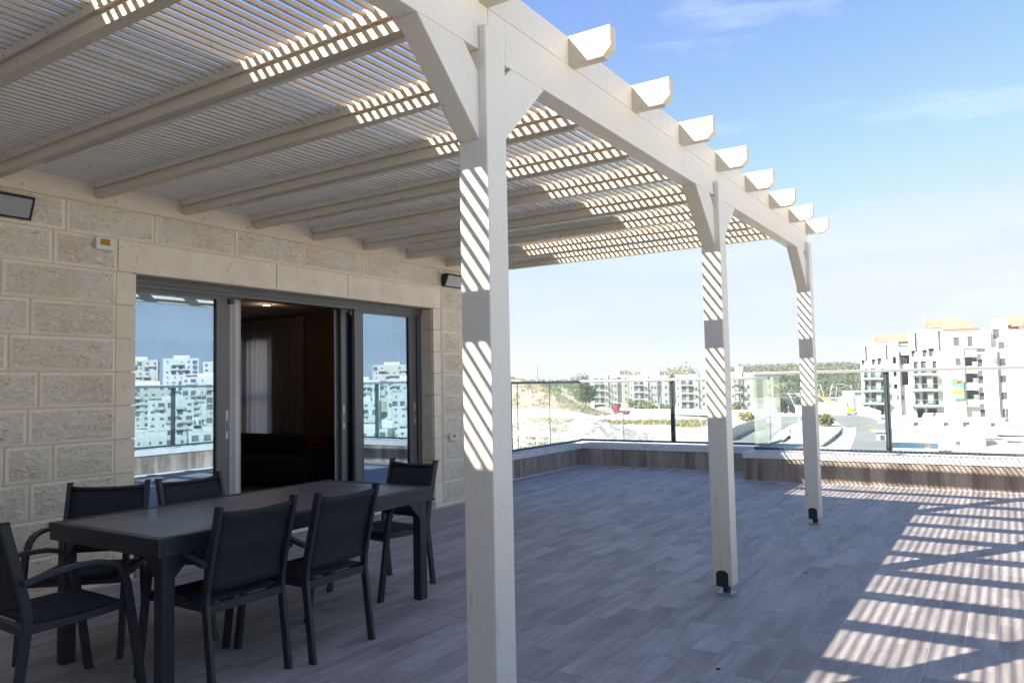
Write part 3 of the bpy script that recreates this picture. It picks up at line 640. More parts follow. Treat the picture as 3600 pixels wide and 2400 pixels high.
# small things lying on the floor
def dry_leaf(x, y, label):
    vs = []; n = 9
    for i in range(n): a = 2*pi*i/n; vs.append((.035*cos(a)*(1+.3*sin(3*a)), .02*sin(a), .006+.014*abs(cos(a))+.004*sin(5*a)))
    vs.append((0, 0, .004)); o = MB().add(vs, [(i, (i+1) % n, n) for i in range(n)]).build('dry_leaf', M['leaf_dry']); o.location = (x, y, .001); tag(o, label, 'leaf')
dry_leaf(.12, 10.95, 'curled brown dry leaf on the floor by the left parapet')
for x, y, lb in ((4.62, 6.27, 'small dark hole plug in the floor tile right of the second post'), (4.66, 3.98, 'small dark plug in the floor, nearest to the front edge of the photo')):
    o = MB().tube([(0, 0, 0.0005), (0, 0, .004)], .012, 10).build('floor_plug', M['rubber']); o.location = (x, y, .0005); tag(o, lb, 'plug')

# ================================================================== the land beyond the terrace
def D(az, d, z=0.): a = radians(az); return Vector((5.99+d*sin(a), d*cos(a), z))
CTRL = [(D(a, d), z) for a, d, z in [(-30, 60, -12), (0, 60, -11), (-33, 120, -10), (-25, 130, -10.5), (-15, 130, -9.6), (-5, 125, -9.6), (5, 130, -9.5), (-12, 180, -9.5), (-8, 175, -9.4), (-16, 200, -9.9),
  (-3, 150, -9.0), (0, 145, -8.6), (-5, 168, -7.2), (0, 158, -6.7), (5, 160, -6.6), (-8, 208, -8.0), (-27, 355, -10.6), (-23, 330, -11.2), (-20, 300, -11.3), (-16, 280, -10.6), (-12, 300, -11.3), (-9, 250, -9.4), (-10, 320, -11), (-24, 250, -9.6), (-22, 220, -9.6),
  (-28, 200, -9.6), (-32, 240, -6), (-40, 240, -5), (-33, 330, -4), (10, 220, -7), (20, 160, -16), (40, 120, -22), (60, 120, -24), (60, 300, -33), (45, 300, -33), (52, 360, -26), (45, 420, -16), (62, 420, -16), (52, 480, -9), (40, 480, -9), (64, 520, -9), (35, 350, -26), (90, 100, -22), (-90, 200, -5), (180, 150, -5), (-45, 120, -8), (-60, 300, 0), (120, 200, -20), (10, 350, -6), (50, 600, -9), (30, 300, -14)]]
def tz(x, y):
    n = dn = 0
    for p, z in CTRL:
        w = 1/(((p.x-x)**2+(p.y-y)**2)**1.6+30); n += w*z; dn += w
    return n/dn
def sheet():
    rs = [14, 40, 70, 95, 110]+[120+7*i for i in range(48)]+[470, 520, 600, 750, 1000, 1500, 2600, 4500]; na = 240
    vs = [(5.99, 0, -14)]; fs = []
    for r in rs:
        for j in range(na):
            a = 2*pi*j/na; x, y = 5.99+r*sin(a), r*cos(a); z = tz(x, y)
            if r < 100: z = min(z, -11.5)
            if r > 420: z += -(r-420)*.012 if r < 1200 else -(780)*.012-(r-1200)*.004
            z += .35*noise.noise((x*.05, y*.05, 0))+(.12*noise.noise((x*.3, y*.3, 3)) if r > 100 else 0)
            vs.append((x, y, z))
    for j in range(na): fs.append((0, 1+j, 1+(j+1) % na))
    for i in range(len(rs)-1):
        for j in range(na): fs.append((1+i*na+j, 1+(i+1)*na+j, 1+(i+1)*na+(j+1) % na, 1+i*na+(j+1) % na))
    o = MB().add(vs, fs).build('ground', M['ground'], smooth=True, kind='structure'); return o
sheet()
def heap(name, az0, az1, d0, d1, hf, mat, nu=90, nv=60, kind='structure'):
    """land form over a patch: hf(s,t) height above the base ground, s across, t away"""
    vs = []; fs = []
    for j in range(nv+1):
        for i in range(nu+1):
            s, t = i/nu, j/nv; p = D(az0+(az1-az0)*s, d0+(d1-d0)*t); h = hf(s, t, p); vs.append((p.x, p.y, tz(p.x, p.y)-1.2+h))
    for j in range(nv):
        for i in range(nu): a = j*(nu+1)+i; fs.append((a, a+1, a+nu+2, a+nu+1))
    return MB().add(vs, fs).build(name, mat, smooth=True, kind=kind)
sm = lambda a, b, x: (lambda t: t*t*(3-2*t))(max(0, min(1, (x-a)/(b-a))))
fb = lambda p, f, o=4: sum(noise.noise((p.x*f*2**k, p.y*f*2**k, k*7.))/2**k for k in range(o))
# white spoil bank in the foreground, rutted by rain
heap('chalk_bank', -33.5, -21.5, 128, 178, lambda s, t, p: 1.0+4.4*sm(.0, .42, t)*sm(1.02, .55, t)*sm(1.0, .45, s)*sm(-.15, .2, s)+sm(.0, .4, t)*sm(1., .8, t)*(.5*fb(p, .35, 5)+.25*abs(noise.noise((p.x*.9, p.y*.25, 1)))), M['chalk'], 150, 70)
# quarried cliff with scrub on top
def cl(s, t, p):
    top = 10.0*(1-sm(.30, 1.0, s)**1.0)+1.0; face = sm(.22+.05*noise.noise((p.x*.08, 0, 0)), .34, t)*.72+sm(.34, .55, t)*.28
    return .3+top*face*sm(1.05, .9, t*.5+.45)+(.9*fb(p, .14, 5)+.5*fb(p, .6, 3))*face
heap('rocky_cliff', -36, -25.6, 222, 300, cl, M['cliff'], 170, 100)
# distant wooded ridges
def ridge(name, az0, az1, d0, d1, top): 
    return heap(name, az0, az1, d0, d1, lambda s, t, p: 1+(top+11)*sm(0, .8, t)*(sm(-.25, .15, s)*sm(1.25, .85, s))+2*fb(p, .01, 3), M['hill_soil'], 60, 30)
ridge('wooded_hill', -19, 3, 380, 640, 6.3)
ridge('wooded_hill', -48, -17.5, 380, 560, -1.2)
ridge('wooded_hill', 3, 45, 420, 800, 4)
# roads: ribbons lying on the ground
def path(name, pts, w, mat, lift, kind='structure', fan=None):
    vs = []; fs = []; P = [D(a, d) for a, d in pts]; Q = []
    for i in range(len(P)-1):
        for k in range(6):
            t = k/6; p0, p1, p2, p3 = P[max(i-1, 0)], P[i], P[i+1], P[min(i+2, len(P)-1)]
            Q.append(.5*((2*p1)+(p2-p0)*t+(2*p0-5*p1+4*p2-p3)*t*t+(3*p1-p0-3*p2+p3)*t**3))
    Q.append(P[-1]); n = 8
    for i, q in enumerate(Q):
        d = (Q[min(i+1, len(Q)-1)]-Q[max(i-1, 0)]).normalized(); nr = Vector((d.y, -d.x, 0))
        for j in range(n+1): c = q+nr*w*(j/n-.5); vs.append((c.x, c.y, tz(c.x, c.y)+lift))
    for i in range(len(Q)-1):
        for j in range(n): a = i*(n+1)+j; fs.append((a, a+1, a+n+2, a+n+1))
    return MB().add(vs, fs).build(name, mat, smooth=True, kind=kind), Q
path('pavement', [(-23, 105), (-17.5, 150), (-14.6, 200), (-12.6, 222), (-10.2, 222), (-8.0, 205), (-5.8, 170), (-4.8, 130), (-3.8, 100)], 23, M['pavement'], .42)
path('road', [(-21, 100), (-16.4, 140), (-14.4, 190), (-12.6, 214), (-10.6, 214), (-8.9, 196), (-7.2, 165), (-7.0, 130), (-7.4, 100)], 9.5, M['asphalt'], .50)
path('road', [(-10.8, 219), (-13.5, 221), (-17, 240), (-21, 262), (-25, 285), (-29, 320)], 8, M['asphalt'], .50)
path('road', [(-9.0, 200), (-7.0, 185), (-4.5, 158), (-2, 152), (3, 148), (10, 146)], 6.5, M['asphalt'], .46)
# traffic island with black and white kerb stones
isl = [( -13.1, 152), (-13.0, 185), (-12.2, 200), (-10.9, 201), (-9.9, 190), (-9.5, 172), (-9.9, 150), (-11, 132), (-12.2, 133)]
def island():
    P = [D(a, d) for a, d in isl]; c = sum(P, Vector())/len(P); vs = [(p.x, p.y, tz(p.x, p.y)+.60) for p in P]+[(c.x, c.y, tz(c.x, c.y)+.62)]; n = len(P)
    vs += [(p.x, p.y, tz(p.x, p.y)-.6) for p in P]; o = MB().add(vs, [(i, (i+1) % n, n) for i in range(n)]+[(i, i+n+1, (i+1) % n+n+1, (i+1) % n) for i in range(n)]).build('traffic_island', M['chalk'], kind='structure')
    k = 0
    for i in range(n):
        a, b = P[i], P[(i+1) % n]; L_ = (b-a).length; m = int(L_/1.1)
        for j in range(m):
            p, q = a.lerp(b, j/m), a.lerp(b, (j+.96)/m); d = (q-p).normalized(); w = Vector((d.y, -d.x, 0))*.14
            if (p-c).length < 6: continue
            z0 = tz(p.x, p.y); vv = [p-w, p+w, q+w, q-w]; k += 1
            MB().add([(v.x, v.y, z0+h) for h in (.4, .66) for v in vv], [(0, 1, 2, 3), (4, 5, 6, 7), (0, 1, 5, 4), (1, 2, 6, 5), (2, 3, 7, 6), (3, 0, 4, 7)]).build('kerb_stone', M['kerb_white'] if k % 2 else M['kerb_grey'], o)
island()

# ------------------------------------------------------------------ vegetation
def leaf_cloud(mb, c, r, n, s, rnd, flat=1.0):
    for _ in range(n):
        while True:
            v = Vector((rnd.uniform(-1, 1), rnd.uniform(-1, 1), rnd.uniform(-1, 1)))
            if .35 < v.length < 1: break
        lump = 1+.22*noise.noise(v*2.3+c*.1); p = c+Vector((v.x*r[0], v.y*r[1], v.z*r[2]*flat))*lump
        a = Vector((rnd.gauss(0, 1), rnd.gauss(0, 1), rnd.gauss(0, 1))).normalized(); b = a.cross(Vector((rnd.gauss(0, 1), rnd.gauss(0, 1), rnd.gauss(0, 1)))).normalized(); k = s*rnd.uniform(.6, 1.4)
        mb.add([p-a*k, p+b*k*.6, p+a*k, p-b*k*.6], [(0, 1, 2, 3)])
def tree(name, label, az, d, h, w, mat, n=260, s=.45, group=None, z=None, trunk=.25, cat='tree'):
    rnd = random.Random(int(az*1000+d)); b = D(az, d); z0 = (tz(b.x, b.y)-.1 if z is None else z)
    t = thing(name, label, cat, (b.x, b.y, z0), rnd.uniform(0, 6), group)
    tm = MB().tube([(0, 0, 0), (.1*w*.2, 0, h*.3), (0, .05*w, h*.7)], trunk, 6, r2=trunk*.35)
    for k in range(4): a = k*1.6; tm.tube([(0, 0, h*.3+k*.06*h), (cos(a)*w*.3, sin(a)*w*.3, h*(.55+.07*k))], trunk*.35, 5, r2=trunk*.1)
    tm.build('trunk', M['bark'], t); m = MB(); nl = 7
    for k in range(nl):
        a = rnd.uniform(0, 6.28); q = rnd.uniform(.0, .30)*w; zz = h*rnd.uniform(.45, .82); rr = w*rnd.uniform(.20, .30)
        leaf_cloud(m, Vector((cos(a)*q, sin(a)*q, zz)), (rr, rr, rr*.85*h/w if h > w else rr*.8), n//nl, s, rnd)
    leaf_cloud(m, Vector((0, 0, h*.62)), (w*.34, w*.34, h*.34), n//3, s, rnd)
    m.build('crown', mat, t); return t
tree('cypress_clump', 'large dark rounded tree in front of the leftmost white apartment block', -27.5, 335, 12.5, 13, M['leaf_dark'], 1300, .55, z=-10.6)
for n, (az, d, h, w, z, m, lb) in enumerate([(-33.2, 380, 8, 12, -2.0, 'leaf_pine', 'broad pine on the hilltop beside the first pergola post'), (-32.55, 372, 7.5, 11, -2.6, 'leaf_dark', 'rounded pine crown, second from the post on the left hilltop'), (-31.95, 385, 7.5, 11, -3.6, 'leaf_pine', 'rounded pine crown left of the small pylon'),
     (-31.35, 372, 6.5, 6, -3.8, 'leaf_dark', 'narrow conifer between the two pylons'), (-30.75, 378, 5.5, 5, -4.2, 'leaf_pine', 'narrow conifer just right of the tall pylon'), (-30.2, 385, 4.5, 5, -4.6, 'leaf_dark', 'low conifer fading into the left railing top'), (-28.3, 372, 11, 16, -6.2, 'leaf_pine', 'pine group behind the railing corner, left of the white blocks'),
     (-27.7, 378, 13, 12, -5.2, 'leaf_pine', 'tall pine rising over the left end of the white blocks')]): tree('pine_tree', lb, az, d, h, w, M[m], 520, .5, 'pines on the left hilltop', z)
for az, d, h, w, z, lb in [(-24.0, 420, 14, 18, -6.5, 'pine behind the roof gap of the second apartment block'), (-21.0, 420, 16, 26, -7, 'wide pine behind the roofs left of the middle post'), (-20.3, 430, 17.5, 24, -7, 'taller pine behind the roofs beside the middle post'), (-17.0, 420, 14.5, 22, -6.5, 'pine top behind the roof just right of the middle post'), (-16.2, 425, 14.5, 18, -6.5, 'pine top behind the roof of the rightmost low block')]: tree('pine_tree', lb, az, d, h, w, M['leaf_olive'], 700, .6, 'pines behind the apartment roofs', z)
for az, d, h, w, lb in [(-24.1, 318, 6.5, 5, 'small street tree at the foot of the second block, left'), (-23.3, 305, 5, 6, 'small leafy tree left in front of the second block balconies'), (-22.75, 300, 5.5, 6, 'small leafy tree right in front of the second block balconies'), (-21.9, 300, 4.6, 4, 'thin sapling before the grey stone front'), (-21.4, 292, 4.8, 4, 'sapling beside the railing post, before the third block'), (-16.6, 268, 5, 4, 'sapling at the foot of the fourth block')]: tree('street_tree', lb, az, d, h, w, M['leaf_olive'], 260, .35, 'street trees before the apartment blocks', trunk=.12)
for az, d, h, w, lb in [(-13.55, 262, 6, 5.5, 'dark tree by the grey school wall, left'), (-12.15, 262, 6.3, 5, 'dark tree beside the third post, before the school')]: tree('street_tree', lb, az, d, h, w, M['leaf_dark'], 320, .35, 'trees by the school wall', trunk=.15)
tree('bush', 'rounded olive bush at the foot of the double-armed street lamp', -10.63, 176, 3.0, 5.2, M['leaf_olive'], 700, .26, z=-9.0, trunk=.08, cat='bush')
tree('bush', 'yellowish bush behind the white hoarding, right of the middle post', -15.8, 196, 2.6, 6.5, M['scrub'], 500, .3, z=-9.2, trunk=.08, cat='bush')
rnd = random.Random(4); m = MB()
for _ in range(760):
    az, t = rnd.uniform(-18.6, 2.6), rnd.random()**.7; d = 392+t*250; p = D(az, d); s_, tt = (az+19)/22, (d-380)/260
    z = tz(p.x, p.y)-1.2+1+(6.3+11)*sm(0, .8, tt)*(sm(-.25, .15, s_)*sm(1.25, .85, s_)); h = rnd.uniform(5, 8)
    leaf_cloud(m, Vector((p.x, p.y, z+h*.45)), (h*.52, h*.52, h*.5), 90, .62, rnd)
m.build('pine_forest', M['leaf_pine'], kind='stuff')
m = MB()
for _ in range(420):
    az = rnd.uniform(-47, -18); t = rnd.random()**.8; d = 390+t*150; p = D(az, d); s_, tt = (az+48)/30.5, (d-380)/180
    z = tz(p.x, p.y)-1.2+1+(-1.2+11)*sm(0, .8, tt)*(sm(-.25, .15, s_)*sm(1.25, .85, s_)); h = rnd.uniform(4, 7)
    leaf_cloud(m, Vector((p.x, p.y, z+h*.35)), (h*.55, h*.55, h*.45), 70, .6, rnd)
m.build('pine_forest', M['leaf_dark'], kind='stuff')
m = MB()
def tuft(p, z, r, n=10, h=.7):
    for _ in range(n):
        a = rnd.uniform(0, 6.28); q = r*rnd.random()**.5; c = Vector((p.x+cos(a)*q, p.y+sin(a)*q, z)); e = Vector((rnd.gauss(0, .25), rnd.gauss(0, .25), rnd.uniform(.4, 1)*h)); w = Vector((cos(a+1.3), sin(a+1.3), 0))*.16*h
        m.add([c-w, c+w, c+e], [(0, 1, 2)])
for _ in range(1500):   # dry scrub strips along the plot edges and over the cliff
    k = rnd.random()
    if k < .34: az, d = rnd.uniform(-29, -18), rnd.gauss(212, 5)+9*noise.noise((_*.01, 3, 1)); z = None
    elif k < .55: az, d = rnd.uniform(-34, -28.5), rnd.uniform(118, 165); z = None
    elif k < .9: az, d = rnd.uniform(-35, -26), rnd.uniform(236, 280); z = 'c'
    else: az, d = rnd.uniform(-21, -18), rnd.uniform(190, 205); z = None
    p = D(az, d); zz = tz(p.x, p.y)
    if z == 'c': s_, t_ = (az+36)/10.4, (d-222)/78; zz = tz(p.x, p.y)-1.2+cl(s_, t_, p)-.2
    elif k < .55 and k >= .34: zz = zz-1.2+1.0+4.4*sm(0, .42, (d-128)/50)*sm(1.02, .55, (d-128)/50)*sm(-.15, .2, (az+33.5)/12)+.1
    tuft(p, zz, rnd.uniform(.6, 2.2), 14, rnd.uniform(.3, .7) if .34 <= k < .55 else rnd.uniform(.5, 1.2))
m.build('scrub', M['scrub'], kind='stuff')

# ------------------------------------------------------------------ buildings
def facade(mb, y, u0, u1, z0, z1, rects, depth=.22):
    """wall in the plane y (camera side is -y) with real openings; rects (ua, za, ub, zb)"""
    us = sorted({u0, u1, *[r[0] for r in rects], *[r[2] for r in rects]}); zs = sorted({z0, z1, *[r[1] for r in rects], *[r[3] for r in rects]})
    us = [u for u in us if u0-1e-6 <= u <= u1+1e-6]; zs = [z for z in zs if z0-1e-6 <= z <= z1+1e-6]
    for a, b in zip(us, us[1:]):
        for c, d in zip(zs, zs[1:]):
            mu, mz = (a+b)/2, (c+d)/2
            if any(r[0] < mu < r[2] and r[1] < mz < r[3] for r in rects): continue
            mb.quad((a, y, c), (b, y, c), (b, y, d), (a, y, d))
    for a, c, b, d in rects:
        mb.quad((a, y, c), (a, y+depth, c), (b, y+depth, c), (b, y, c)); mb.quad((a, y, d), (b, y, d), (b, y+depth, d), (a, y+depth, d))
        mb.quad((a, y, c), (a, y, d), (a, y+depth, d), (a, y+depth, c)); mb.quad((b, y, c), (b, y+depth, c), (b, y+depth, d), (b, y, d))
WM = {}
def window(parent, ua, za, ub, zb, y, mullion=True):
    key = (round(ub-ua, 2), round(zb-za, 2), mullion)
    if key not in WM:
        w, h = ub-ua, zb-za; f = MB(); g = MB().box(0, .03, 0, w, .05, h)
        f.box(0, 0, 0, .07, .06, h).box(w-.07, 0, 0, w, .06, h).box(.07, 0, 0, w-.07, .06, .07).box(.07, 0, h-.07, w-.07, .06, h)
        if mullion: f.box(w/2-.035, 0, .07, w/2+.035, .06, h-.07)
        fm, gm = f.mesh('window', M['far_slab']), g.mesh('pane', M['pane_dark']); fixn(fm); fixn(gm); WM[key] = (fm, gm)
    fm, gm = WM[key]
    o = bpy.data.objects.new('window', fm); COL.objects.link(o); o.parent = parent; o.location = (ua, y+.16, za)
    g = bpy.data.objects.new('pane', gm); COL.objects.link(g); g.parent = o
def balcony(parent, u0, u1, z, y0, y1, glass=True, slab='far_slab'):
    """slab projecting from y1 (wall) to y0 (camera side, smaller y)"""
    b = box('balcony', M[slab], parent, u0, y0, z-.32, u1, y1, z)
    r = MB().box(u0, y0, z+.98, u1, y0+.06, z+1.04).box(u0, y0, z+.98, u0+.06, y1, z+1.04).box(u1-.06, y0, z+.98, u1, y1, z+1.04)
    n = max(2, int((u1-u0)/1.2))
    for i in range(n+1): u = u0+(u1-u0-.05)*i/n; r.box(u, y0, z, u+.05, y0+.05, z+.98)
    r.build('handrail', M['far_shade'], b)
    MB().box(u0+.02, y0+.06, z+.05, u1-.02, y0+.075, z+.96).build('balustrade_glass', M['far_glass'] if glass else M['far_slab'], b)
def building(name, label, az, d, z, rot, group=None, cat='building'):
    p = D(az, d); return thing(name, label, cat, (p.x, p.y, z), rot, group)
def mid_block(label, az0, az1, d, z, mirrored=False, wing=.47, storeys=5, sh=3.05, group='white and grey apartment blocks across the valley', ph=(.62, .98)):
    am = (az0+az1)/2; Wd = 2*d*tan(radians(az1-az0)/2); t = building('apartment_block', label, az0, d, z, -radians(am), group)
    H = storeys*sh; w1 = Wd*wing; dep = 14
    # balcony wing
    wm = MB(); rects = []
    bu0, bu1 = w1*.22, w1*.80
    for s_ in range(storeys):
        zz = s_*sh
        if s_ > 0: rects += [(bu0+.2, zz+.05, bu0+.2+(bu1-bu0)*.42, zz+2.45), (bu1-(bu1-bu0)*.38, zz+.05, bu1-.2, zz+2.45)]
        else: rects += [(bu0, 0, bu1, 2.6)]
    wr = [(w1*.06, s_*sh+1.0, w1*.06+.7, s_*sh+2.2) for s_ in range(1, storeys)]+[(w1*.88, s_*sh+1.0, w1*.88+.7, s_*sh+2.2) for s_ in range(1, storeys)]
    facade(wm, 0, 0, w1, 0, H+.9, rects+wr); wm.quad((0, 0, 0), (0, dep, 0), (0, dep, H+.9), (0, 0, H+.9)); wm.quad((0, 0, H+.2), (w1, 0, H+.2), (w1, dep, H+.2), (0, dep, H+.2)); wm.quad((w1, 0, H-.1), (w1, dep, H-.1), (w1, dep, H+.9), (w1, 0, H+.9)); wm.quad((0, .25, H+.9), (w1, .25, H+.9), (w1, 0, H+.9), (0, 0, H+.9)); wm.quad((0, dep, 0), (w1, dep, 0), (w1, dep, H+.9), (0, dep, H+.9))
    wm.build('wall', M['far_white'], t)
    for r in wr: window(t, *r, 0, False)
    for r in rects:
        if r[1] > 0: window(t, *r, 0)
    MB().box(bu0, 3, 0, bu1, 3.1, 2.6).build('garage_back', M['far_shade'], t)
    for s_ in range(1, storeys):
        o = .0 if s_ % 2 else .5; balcony(t, bu0-(.3 if s_ == 1 else -.2+o), bu1+(.3 if s_ == 1 else .1-o), s_*sh, -1.9, -.005, slab='far_white' if s_ % 2 else 'far_slab')
        box('privacy_screen', M['far_slab'], t, (bu0+bu1)/2-.5, -.9, s_*sh+.02, (bu0+bu1)/2+.6, -.8, s_*sh+2.4)
    # stone wing with stair glazing
    g = MB(); gw = Wd-w1; rects = []; u = w1
    st0, st1 = (u+gw*.46, u+gw*.66)
    wr = []
    for s_ in range(1, storeys):
        wr += [(u+gw*.16, s_*sh+.95, u+gw*.16+.9, s_*sh+2.25), (u+gw*.82, s_*sh+.95, u+gw*.82+1.0, s_*sh+2.25)]
        if Wd > 15: wr += [(u+gw*.30, s_*sh+.95, u+gw*.30+1.1, s_*sh+2.25)]
    rects = [(st0, sh, st1, H-.4), (u+gw*.16, 0, u+gw*.6, 2.7)]
    facade(g, .5, w1, Wd, 0, H+.6, rects+wr); g.quad((w1, 0, 0), (w1, .5, 0), (w1, .5, H+.9), (w1, 0, H+.9)); g.quad((Wd, .5, 0), (Wd, dep, 0), (Wd, dep, H+.6), (Wd, .5, H+.6)); g.quad((w1, .5, H+.2), (Wd, .5, H+.2), (Wd, dep, H+.2), (w1, dep, H+.2)); g.quad((w1, dep, 0), (Wd, dep, 0), (Wd, dep, H+.6), (w1, dep, H+.6))
    g.build('stone_wing', M['far_grey'], t)
    for r in wr: window(t, *r, .5)
    MB().box(st0, .68, sh, st1, .72, H-.4).build('stair_glazing', M['pane_dark'], t)
    for k in range(1, 5): box('stair_transom', M['far_slab'], t, st0, .64, sh*k+sh-.1, st1, .679, sh*k+sh)
    MB().box(u+gw*.16, 4, 0, u+gw*.6, 4.1, 2.7).build('garage_back', M['far_shade'], t)
    a, b = Wd*ph[0], Wd*ph[1]
    p = MB().box(a, 3, H+.2, b, 10, H+2.9).build('penthouse', M['far_white'], t); box('pergola_frame', M['far_shade'], p, a+(b-a)*.35, 1.6, H+2.7, b, 2.99, H+2.88)
    for k in range(3): uu = a+(b-a)*(.40+.2*k); box('roof_post', M['far_white'], p, uu, 1.7, H+.3, uu+.2, 1.9, H+2.69)
    box('roof_door', M['pane_dark'], p, a+(b-a)*.45, 2.96, H+.3, a+(b-a)*.7, 2.995, H+2.3)
    return t
mid_block('white five-storey block at the left end of the distant row', -27.15, -24.28, 355, -10.7)
mid_block('white and grey block right of the big tree, second in the row', -24.22, -21.35, 335, -11.6)
mid_block('white balconied block just left of the middle pergola post', -20.85, -17.4, 300, -11.9)
mid_block('grey and white block at the right end of the distant row', -16.9, -14.0, 280, -11.6, wing=.26, ph=(.1, .3))

def terraced(label, az0, d, z, Wd, rot, seed=0):
    """six-storey stepped white block with balconies, niches and terracotta roof"""
    t = building('apartment_block', label, az0, d, z, rot, 'terraced white blocks with terracotta roofs on the right'); sh = 3.02; k = Wd/15.; H = 18.3
    w = MB(); win = []; op = []
    A = 6.4*k; B = 9.6*k; C = 13.0*k
    # upper part over the balconies: slit windows and arched niches
    slit = [(1.4*k, 13.3, 1.4*k+.5, 17.0), (6.9*k, 13.3, 6.9*k+.5, 17.2)]
    arch = [(.35, 12.3, 1.0, 13.6), (3.1*k, 12.3, 3.1*k+.8, 13.7), (4.6*k, 12.3, 4.6*k+.9, 13.9)]
    doors = []
    for s_ in (1, 2, 3): zz = s_*sh; doors += [(.9*k, zz+.05, 2.0*k, zz+2.4), (5.3*k, zz+.05, 6.3*k, zz+2.4)]
    big = [(2.6*k, s_*sh+.05, 5.0*k, s_*sh+2.5) for s_ in (1, 2, 3)]
    ground = [(1.2*k, 0, 3.0*k, 2.3), (3.6*k, 0, 5.8*k, 2.3)]
    facade(w, 0, 0, A+1.6*k, 0, 17.6, slit+arch+doors+big+ground, .45)
    loz = [(A+2.3*k, 2.6*sh+1.2, B, 2.6*sh+2.9), (A+2.3*k, 5.6, B, 7.6)]
    facade(w, -.8, A+1.6*k, B+.6*k, 0, 17.9, [(A+2.2*k, 9.2, B-.1*k, 10.7), (A+2.2*k, 6.0, B-.1*k, 7.5), (A+2.2*k, 12.5, B-.1*k, 14.2), (B-.3*k, 3.6, B+.1*k, 4.8)], 1.2)
    facade(w, .4, B+.6*k, C+1*k, 0, 15.0, [(B+1.2*k, 7.2, C-.5*k, 11.2), (B+1.0*k, 12.3, C+.2*k, 14.5), (B+.9*k, 3.6, B+1.5*k, 4.8)], 1.4)
    facade(w, 0, C+1*k, Wd, 0, 15.0, [(C+1.3*k, 10.4, Wd-.3*k, 11.7)], .3)
    for a, b, y0, h in ((0, A+1.6*k, 0, 17.6), (A+1.6*k, B+.6*k, -.8, 17.9), (B+.6*k, Wd, .4, 15.0)):
        w.quad((a, y0, h), (b, y0, h), (b, 12, h), (a, 12, h)); w.quad((a, y0, 0), (a, 12, 0), (a, 12, h), (a, y0, h)); w.quad((b, y0, 0), (b, 12, 0), (b, 12, h), (b, y0, h))
    w.quad((0, 12, 0), (Wd, 12, 0), (Wd, 12, 15), (0, 12, 15)); w.build('wall', M['far_white'], t)
    for r in slit: window(t, *r, .1, False)
    for r in doors: window(t, *r, .2, False)
    for r in big: window(t, *r, .2)
    for r in arch: window(t, r[0]+.1, r[1], r[2]-.1, r[3]-.5, .2, False)
    window(t, B+1.1*k, 12.4, B+2.6*k, 13.9, .9); window(t, C+1.35*k, 10.45, Wd-.35*k, 11.65, .1, False); window(t, B+.95*k, 3.65, B+1.45*k, 4.75, .5, False)
    for g in ground: box('carport_back', M['far_shade'], t, g[0], 3.5, 0, g[2], 3.6, 2.3)
    for g in arch: MB().prism([(g[0]-.15, g[3]), (g[2]+.15, g[3]), (g[2]+.15, g[3]+.35), ((g[0]+g[2])/2, g[3]+.6), (g[0]-.15, g[3]+.35)], 'y', -.25, -.005).build('arch_hood', M['far_white'], t)
    for s_, ex in ((1, .9), (2, .5), (3, .0)): balcony(t, .3*k-ex*.4, A-.2*k+ex, s_*sh, -2.1, -.005)
    for s_ in (1, 2, 3): box('privacy_screen', M['far_slab'], t, 3.9*k, -1.2, s_*sh+.03, 5.1*k, -1.1, s_*sh+2.3)
    for s_ in (2, 3): box('niche_slab', M['far_slab'], t, A+2.2*k, -.79, s_*sh+.1, B-.1*k, .3, s_*sh+.35)
    MB().prism([(B+.7*k, 14.5), (C+.6*k, 14.5), (C+.6*k, 15.3), (B+2.6*k, 15.5), (B+.7*k, 15.2)], 'y', -.1, .39).build('loggia_arch', M['far_slab'], t)
    # roof storey and terracotta roof
    b = MB().box(A*.55, 3, 17.0, C+1.2*k, 11, 17.8).build('roof_storey', M['far_white'], t)
    x0, x1 = A*.75, C+2.2*k
    MB().add([(x0, 2.4, 17.9), (x1, 2.4, 17.9), (x1, 11, 17.9), (x0, 11, 17.9), (x0-1.2, 7, 20.0), (x1-2.2, 7, 20.0)], [(0, 1, 5, 4), (1, 2, 5), (2, 3, 4, 5), (3, 0, 4), (0, 1, 2, 3)]).build('tiled_roof', M['terracotta'], t)
    for u in (A*.6, C): MB().tube([(u, 4, 18), (u, 4, 20.6)], .06, 5).build('vent_pipe', M['far_shade'], t)
    return t
R1_ = terraced('smaller farther white block with terracotta roof, left of the railing post', -8.3, 208, -7.6, 12.6, radians(8))
R2_ = terraced('tall white block with hanging banner, right of the railing post', -5.3, 168, -6.9, 11.0, radians(4))
